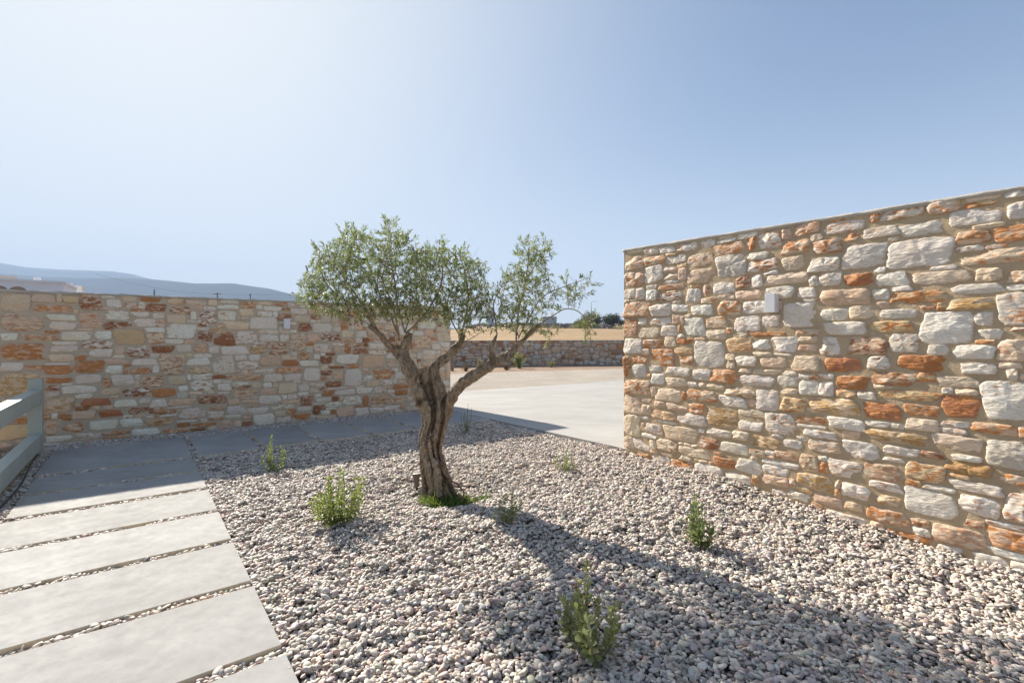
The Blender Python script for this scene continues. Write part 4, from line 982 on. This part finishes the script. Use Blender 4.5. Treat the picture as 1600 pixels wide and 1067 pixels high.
# ------------------------------------------------------------------ grass tuft, spotlight, brown hose at the trunk
def grass():
    rg = np.random.default_rng(5); n = 1500; an = rg.uniform(0, 2 * np.pi, n); rr = np.sqrt(rg.random(n))
    x = TREE[0] + .06 + rr * np.cos(an) * .21; y = TREE[1] - .12 + rr * np.sin(an) * .15
    ex = rg.random(n) < .10; x = np.where(ex, TREE[0] + .30 + rg.normal(0, .08, n), x); y = np.where(ex, TREE[1] - .1 + rg.normal(0, .03, n), y)
    z = g(x, y) - .01; h = rg.uniform(.04, .12, n) * (1.1 - .5 * rr); h = np.where(ex, h * .6, h) * np.where(rg.random(n) < .12, 1.7, 1)
    v = rg.normal(size=(n, 3)) * .6 + [0, 0, 1.]
    V, F = leaves(np.stack([x, y, z], 1), v, h * 1.1, np.full(n, .0065), rg, .45, .1)
    tint = np.clip(rg.normal(.5, .25, n), 0, 1)
    o = build("grass", V, F, m_leaf("grass_blade", (.10, .16, .035), (.16, .25, .06), (.22, .28, .07), .35), None, False, dict(tint=np.repeat(tint, 8), dry=np.repeat((rg.random(n) < .08) * .8, 8)))
    tag(o, "tuft of fresh green grass round the foot of the olive trunk", "grass", kind="stuff")
grass()
b = ground_hit(651, 766); b[1] += .0
e = empty("garden_spotlight", tuple(b), "small bronze spike spotlight pointing up beside the olive trunk", "spotlight")
def lathe(c, prof, n=28):
    th = np.arange(n) * 2 * np.pi / n; V = np.array([[c[0] + r * math.cos(a), c[1] + r * math.sin(a), c[2] + z] for r, z in prof for a in th]); F = []
    for i in range(len(prof) - 1):
        for j in range(n): k = (j + 1) % n; F.append((i * n + j, i * n + k, (i + 1) * n + k, (i + 1) * n + j))
    F.append(tuple(range(n))[::-1]); F.append(tuple((len(prof) - 1) * n + j for j in range(n))); return V, F
V, F = lathe(b, [(.010, .03), (.022, .035), (.024, .075), (.028, .115), (.036, .135), (.040, .138), (.040, .150), (.036, .151), (.035, .147)]); build("housing", V, F, MSPOT, e, True)
V, F = lathe(b, [(.033, .1455), (.034, .1485), (.02, .151), (.002, .152)]); build("lens", V, F, MGLASS, e, True)
V, F = lathe(b, [(.003, -.08), (.009, -.01), (.009, .034)]); build("spike", V, F, MDARK, e, True)
hp = [ray(697, 748, 4.12), ray(706, 752, 4.05), ray(716, 757, 3.98), ray(722, 764, 3.93), ray(725, 771, 3.88), ray(722, 779, 3.84)]
hp = [np.array([v[0], v[1], max(v[2], float(g(v[:1], v[1:2])[0]) + .006)]) for v in hp]
V, F = tube(spline(hp, 6), .0065, 8); tag(build("drip_hose", V, F, MHOSE, None, True), "short reddish brown drip hose curling out right of the trunk foot", "hose")

# ------------------------------------------------------------------ far retaining wall along the field
fd = np.array([6.06 + 3.15, 26.2 - 24.5])
FW = Wall((-3.15, 24.5), fd, (fd[1], -fd[0]), -8, 20, lambda u: 1.30 + .004 * u, -.1)
FW.u0, FW.u1 = -3, 16
FW.fill(6500, ['g', 'g', 'w', 'c', 'c', 'p', 'p', 'co', 'o', 'r'], big=(.46, .30), gap=.016, seed=5, mn=(.06, .05))
e = empty("retaining_wall", (*FW.P, 0), "long low rubble wall holding back the golden field across the road", "wall")
mortar(FW, e, m_mortar("brown_mortar", (.30, .22, .16), (.38, .29, .21)), .45, .12); coping(FW, e, MCAP, .45, .02, .03)
V, F, A = stone_mesh(FW, 77, 10, (1, .9, .6), (.01, .03)); A["tint"] *= .85; A["stain"] *= .9; build("facing_stones", V, F, MS, e, True, A)

def weed(px, py, h, w_, n, m, label, Y, leaf=.07, asp=.2):
    rg = np.random.default_rng(int(px)); x, y, z = ray(px, py, Y); z = -.03
    e = empty("weed", (x, y, z), label, "plant", "weeds growing on the soil strip by the far wall")
    B = MB(); pos, dr = [], []
    for i in range(n):
        tip = np.array([x + rg.normal() * w_ * .4, y + rg.normal() * w_ * .4, z + h * rg.uniform(.5, 1)]); st = np.array([x, y, z]) + rg.normal(size=3) * [.03, .03, 0]
        P = spline(np.array([st, (st + tip) / 2 + rg.normal(size=3) * .03, tip]), 5); B.tube(P, .006, 4)
        for q in P[1:]:
            for s in range(5): pos.append(q + rg.normal(size=3) * .02); dr.append(rg.normal(size=3) + [0, 0, .8])
    B.build("stems", MSTEM, e); pos = np.array(pos); k = len(pos)
    V, F = leaves(pos, np.array(dr), np.full(k, leaf) * rg.uniform(.6, 1.2, k), np.full(k, leaf * asp), rg); build("leaves", V, F, m, e, False, dict(tint=np.repeat(rg.random(k), 8), dry=np.zeros(k * 8)))
ML_DRY = m_leaf("dry_leaf", (.36, .29, .15), (.38, .32, .18), (.45, .38, .2), .2); ML_RU = m_leaf("rust_leaf", (.16, .07, .05), (.2, .1, .07), (.24, .12, .08), .1)
weed(811, 575, .75, .34, 16, ML_SG, "tall green weed in front of the far rubble wall", 22.5, .11, .3)
weed(748, 573, .52, .12, 5, ML_DRY, "slim straw coloured weed near the end of the left wall", 22.5, .12)
weed(791, 578, .26, .3, 14, ML_RU, "low rusty brown weed left of the tall green one", 21.2, .06)
weed(727, 580, .22, .3, 14, ML_RU, "low dark red weed nearest the left wall's end", 20.5, .06)
weed(707, 579, .20, .2, 10, ML_RU, "tiny dark red weed showing just past the left wall's corner", 20.5, .05)
weed(861, 574, .40, .2, 7, ML_DRY, "thin dry weed standing right of the tall green one", 23.2, .08)

# ------------------------------------------------------------------ field terraces, bushes and distant trees
def blob_tree(name, px, py, Y, w_, h, label, cat, m, seed, trunk=True, n=1500, leaf=.35, group=None, ground=None):
    rg = np.random.default_rng(seed); x, y, _ = ray(px, py, Y); z = float(hgt(np.array([x]), np.array([y]))[0]) if ground is None else ground
    e = empty(name, (x, y, z), label, cat, group)
    B = MB(); c = []
    for i in range(9):
        an = rg.uniform(0, 6.28); rr = w_ / 2 * rg.uniform(.1, .8); top = np.array([x + rr * math.cos(an), y + rr * math.sin(an) * .8, z + h * rg.uniform(.06, .70)])
        c.append((top, w_ * rg.uniform(.2, .32), h * rg.uniform(.24, .36)))
        B.tube(spline(np.array([[x, y, z - .1], [x + (top[0] - x) * .3, y + (top[1] - y) * .3, z + h * .3], top]), 4), np.linspace(.035, .012, 9) * h, 6)
    B.build("trunk", MWOOD, e, True)
    pos = []
    for k in range(n):
        t, a, bb = c[rg.integers(len(c))]; v = rg.normal(size=3); v /= np.linalg.norm(v); v *= rg.uniform(.4, 1.05); pos.append(t + v * [a, a, bb])
    pos = np.array(pos); pos[:, 2] = np.maximum(pos[:, 2], z + .02); V, F = leaves(pos, rg.normal(size=(n, 3)) + [0, 0, .3], np.full(n, leaf) * rg.uniform(.5, 1.2, n), np.full(n, leaf * .5), rg)
    build("crown", V, F, m, e, False, dict(tint=np.repeat(np.clip(rg.normal(.45, .25, n), 0, 1), 8), dry=np.repeat((rg.random(n) < .1) * .5, 8)))
ML_T1 = m_leaf("far_olive_foliage", (.13, .125, .07), (.16, .16, .1), (.2, .19, .1), .15); ML_T2 = m_leaf("far_dark_foliage", (.045, .055, .03), (.06, .07, .04), (.08, .09, .05), .1)
GD = "trees on the far field edge"
blob_tree("field_tree", 928, 500, 150, 9.6, 7.2, "broad olive-brown tree on the skyline left of the right wall", "tree", ML_T1, 1, n=5200, leaf=.42, group=GD)
blob_tree("field_tree", 956, 503, 148, 6.2, 5.4, "dark rounded tree overlapping the brown one on the skyline", "tree", ML_T2, 2, n=4200, leaf=.38, group=GD)
blob_tree("field_tree", 971, 498, 170, 3.4, 2.8, "small dark bush touching the right wall's corner on the skyline", "tree", ML_T2, 3, n=1400, leaf=.3, group=GD)
blob_tree("field_tree", 905, 502, 152, 3.4, 2.4, "low dark green bush left of the broad brown skyline tree", "tree", ML_T2, 4, n=1500, leaf=.3, group=GD)
blob_tree("field_tree", 800, 503, 165, 7, 2.0, "low hedge-like bush seen through the right limb of the olive", "tree", ML_T1, 5, n=1000, leaf=.3, group=GD)
for px, Y, w_, h, lb in ((868, 138, 4, 1.2, "ochre scrub bush on the terrace edge left of the others"), (900, 139, 5, 1.5, "ochre scrub bush in the middle of the terrace edge"), (965, 139, 5, 1.4, "ochre scrub bush by the right wall's corner"), (845, 140, 4, 1.0, "lowest ochre scrub bush at the left of the terrace edge")):
    blob_tree("scrub_bush", px, 510, Y, w_, h, lb, "bush", ML_DRY, int(px), n=700, leaf=.25, group="dry scrub on the terrace edge")
def terrace(pxa, pxb, Y, h, label, seed):
    rg = random.Random(seed); mb = []; xa, xb = ray(pxa, 0, Y)[0], ray(pxb, 0, Y)[0]
    V, F, T, n0 = [], [], [], 0; x = xa; bm = bmesh.new(); bmesh.ops.create_icosphere(bm, subdivisions=2, radius=1); bm.verts.index_update()
    B = np.array([v.co[:] for v in bm.verts]); FB = np.array([[v.index for v in f.verts] for f in bm.faces]); bm.free(); rn = np.random.default_rng(seed)
    B = np.sign(B) * np.abs(B) ** .7
    while x < xb:
        zz = float(hgt(np.array([x]), np.array([Y]))[0]) - .1; z = zz
        while z < zz + h * rg.uniform(.75, 1.1):
            s = [rg.uniform(.18, .4), .25, rg.uniform(.1, .2)]; V.append(B * s * (1 + rn.normal(size=(len(B), 1)) * .05) + [x + rg.uniform(-.1, .1), Y + rg.uniform(-.08, .08), z + s[2]]); F.append(FB + n0); n0 += len(B); z += s[2] * 1.7
            T.append(np.tile(np.array([.27, .25, .22]) * rg.uniform(.6, 1.3), (len(B), 1)))
        x += .5
    tag(build("terrace_wall", np.vstack(V), np.vstack(F), MP, None, False, dict(tint=np.vstack(T)), local=(xa, Y, 0)), label, "wall", "dry stone terrace walls")
terrace(852, 893, 141, 1.5, "grey dry stone terrace wall section above the field, left stretch", 1)
terrace(926, 956, 140, 1.4, "grey dry stone terrace wall section under the skyline trees", 2)
terrace(700, 905, 178, 1.1, "farther long grey dry stone wall along the skyline", 3)

# houses
def window_hole(m, c, ex, n, hw, hh):
    m.box(c, ex, n, (0, 0, 1), hw, .04, hh)
def house(name, px, Y, w_, d, ztop, label, wall_m, openings, extras, yaw=0.):
    x = (px - CX) / FPX * Y; ex = np.array([math.cos(yaw), math.sin(yaw), 0]); ey = np.array([-math.sin(yaw), math.cos(yaw), 0]); e = empty(name, (x, Y, 0), label, "house")
    O = np.array([x, Y, 0])
    m = MB(); m.box(O + ex * w_ / 2 + ey * d / 2 + [0, 0, ztop / 2 - .2], ex, ey, (0, 0, 1), w_ / 2, d / 2, ztop / 2 + .2); m.build("wall", wall_m, e)
    m = MB()
    for (a, b_, cx_, cy_) in ((w_ / 2, .12, w_ / 2, -.0), (w_ / 2, .12, w_ / 2, d), (.12, d / 2 - .13, .0, d / 2), (.12, d / 2 - .13, w_, d / 2)):
        m.box(O + ex * cx_ + ey * cy_ + [0, 0, ztop + .12], ex, ey, (0, 0, 1), a, b_, .12)
    m.build("parapet", wall_m, e)
    for (u, z0, hw, hh, arch) in openings:
        pts = [(-hw, -hh), (hw, -hh), (hw, hh)]
        if arch: pts = [(-hw, -hh), (hw, -hh)] + [(hw * math.cos(a), hh + hw * .8 * math.sin(a)) for a in np.linspace(0, math.pi, 12)]
        else: pts.append((-hw, hh))
        k = len(pts); V = [O + ex * (u + a) - ey * .02 + [0, 0, z0 + b_] for a, b_ in pts] + [O + ex * (u + a) + ey * .15 + [0, 0, z0 + b_] for a, b_ in pts]
        F = [tuple(range(k)), tuple(range(k, 2 * k))[::-1]] + [(i, i + k, (i + 1) % k + k, (i + 1) % k) for i in range(k)]
        build("window", V, F, MARCH, e, False)
    for (nm, u, v, hw, hd, z0, z1) in extras:
        m = MB(); m.box(O + ex * u + ey * v + [0, 0, (z0 + z1) / 2], ex, ey, (0, 0, 1), hw, hd, (z1 - z0) / 2, .03); m.build(nm, MWHITE, e)
MARCH = flat("shaded_opening", (.30, .235, .18), .9); MMAUVE = flat("mauve_grey_plaster", (.64, .68, .75), .85, .04, 1.5)
zt = lambda y, Y: H - (y - CY) / FPX * Y
hY = 50.
house("village_house", -75, 46., 7.96, 7, 7.39, "flat roofed grey house with arched openings behind the left wall", MMAUVE,
      [(4.52, 6.89 - 1.55, .68, 1.0, True), (3.25, 6.9 - 1.3, .5, .9, True), (6.6, 4.2, .5, .7, False)],
      [("chimney", 5.75, 1.0, .24, .24, 7.3, 8.0), ("chimney", 7.7, 5.5, .16, .16, 7.3, 7.95)], .6)
house("village_house", -60, 66., 5.2, 6, zt(432, 68.), "white flat roofed house farther back at the left edge", MWHITE, [(4, 7, .4, .5, False)], [("chimney", 4.7, .6, .25, .25, zt(434, 69), zt(430.5, 69))], .8)
house("village_house", 112, 60., 1.0, 1.6, zt(449, 60.), "small white annex at the right end of the grey house", MWHITE, [(.5, 4, .2, .5, False)], [("chimney", .5, .8, .1, .1, zt(450, 60), zt(447.5, 60))], .6)
zg = float(hgt(np.array([-9.]), np.array([170.]))[0])
house("farm_house", 760, 172., 2.6, 3, zt(481, 172), "tiny pale blue and white house on the skyline seen through the olive crown", flat("pale_blue_plaster", (.42, .50, .66), .8, .04), [(1.3, zt(488, 172), .4, .5, False)], [])
house("farm_house", 848, 186., 5.5, 4, zt(495.5, 186), "low grey shed on the skyline under the olive's right limb", flat("shed_plaster", (.36, .42, .42), .8, .04), [(1.6, zt(498.5, 186), .4, .4, False), (3.9, zt(498.5, 186), .4, .4, False)], [])

# poles and wires
def pole(px, pytop, Y, label, cross=.8, name="utility_pole", gz=0.):
    x, y, z = ray(px, pytop, Y); e = empty(name, (x, y, gz), label, "pole", "wooden utility poles behind the left wall")
    m = MB(); m.tube([(x, y, gz - .3), (x, y, (gz + z) / 2), (x, y, z)], [.15, .13, .10], 10); m.build("post", MWOOD, e, True)
    m = MB(); m.box((x, y, z - .35), (1, 0, 0), (0, 1, 0), (0, 0, 1), cross, .06, .06); m.build("crossarm", MWOOD, e)
    return np.array([x, y, z - .28])
pa = pole(241, 452.5, 92, "utility pole left of the other two above the left wall", .1)
pb = pole(339.5, 457, 100, "utility pole with a short crossarm above the middle of the left wall", .8)
pc = pole(391, 459, 112, "smallest utility pole right of the crossarm one above the left wall", .25)
wa = ray(150, 428, 70)
def wire(a, b_, sag, label):
    P = [a + (b_ - a) * t - np.array([0, 0, sag * 4 * t * (1 - t)]) for t in np.linspace(0, 1, 20)]; V, F = tube(P, .013, 5); tag(build("power_line", V, F, MDARK, None, True), label, "wire", "power lines strung behind the left wall")
wire(wa, pb, .8, "power line sagging from the upper left down to the crossarm pole")
wire(pb, ray(560, 447, 120), 1.0, "power line running from the crossarm pole towards the olive crown")
x, y, z = ray(924, 471.5, 180); gz_ = float(hgt(np.array([x]), np.array([y]))[0])
e = empty("street_lamp", (x, y, gz_), "thin street lamp rising behind the skyline trees", "street lamp")
m = MB(); m.tube([(x, y, gz_), (x, y, z - .2), (x + .3, y, z), (x + 1.2, y, z + .1)], [.11, .08, .06, .05], 8); m.build("pole", MSPOT, e, True)
m = MB(); m.box((x + 1.7, y, z + .12), (1, 0, 0), (0, 1, 0), (0, 0, 1), .6, .15, .08, .03); m.build("lamp_head", MLAMP, e)

# ------------------------------------------------------------------ hills
def ridge(name, pts, Y, Yf, mat, seed, amp):
    xs_ = np.arange(-900, 1500, 6.); ypx = np.interp(xs_, [a for a, _ in pts], [b_ for _, b_ in pts]); X = (xs_ - CX) / FPX * Y
    top = H - (ypx - CY) / FPX * Y; rows = []; K = 26
    for k in range(K + 6):
        f = k / (K - 1); y = Yf + (Y - Yf) * f if f <= 1 else Y + (f - 1) * (Y - Yf) * 1.2
        prof = min(1, f) ** 1.15 if f <= 1 else max(0, 1 - (f - 1) * 4)
        P = np.stack([X, np.full(len(X), y)], 1); nz = (fbm(P, 1 / 450., 5, seed)) * amp * math.sin(math.pi * min(1, f)) * 1.3 + (vnoise(P, 1 / 130., seed + 3) * amp * .05 if f < 1.001 else 0)
        rows.append(np.stack([X, np.full(len(X), y), np.maximum(-3, top * prof + nz)], 1))
    V = np.array(rows); tag(build(name, V.reshape(-1, 3), grid_faces(V.shape[0], V.shape[1])[:, ::-1], mat, None, True), kind="structure")
MH = m_soil("scrub_hillside", [(.035, .04, .042), (.055, .06, .06), (.085, .088, .08)], .0032, .012); MH.node_tree.nodes['Principled BSDF'].inputs['Specular IOR Level'].default_value = 0
ridge("hills", [(-900, 395), (-300, 398), (-120, 402), (0, 411), (41, 417.6), (89, 421), (172, 423.7), (204, 428), (236, 436), (300, 450), (380, 470), (480, 500), (600, 536), (1500, 536)], 3700, 2700, MH, 4, 30)
ridge("hills", [(-900, 440), (-300, 425), (0, 427), (64, 432.5), (134, 434.5), (191, 434), (236, 436.5), (306, 442.8), (363, 442.5), (421, 451), (475, 465), (520, 478), (570, 492), (640, 503), (760, 520), (900, 534), (1500, 536)], 2500, 1500, MH, 9, 22)

# ------------------------------------------------------------------ haze: closed box of air round the camera and everything built
hz = MB(); hz.box((0, 0, 0), (1, 0, 0), (0, 1, 0), (0, 0, 1), 1, 1, 1)
V = np.vstack(hz.V); V = np.where(V > 0, np.array([7900., 4030, 640]), np.array([-7900., -1500, -12.]))
mh = bpy.data.materials.new("haze_air"); mh.use_nodes = True; nh = mh.node_tree; nh.nodes.clear()
ho = nh.nodes.new("ShaderNodeOutputMaterial"); pv = nh.nodes.new("ShaderNodeVolumePrincipled"); nh.links.new(pv.outputs[0], ho.inputs[1])
pv.inputs["Color"].default_value = (.52, .70, 1, 1); pv.inputs["Density"].default_value = .00026; pv.inputs["Anisotropy"].default_value = 0
o = build("haze", V, hz.F, mh, None, False); tag(o, "pale blue haze over the distant hills", "haze", kind="stuff")
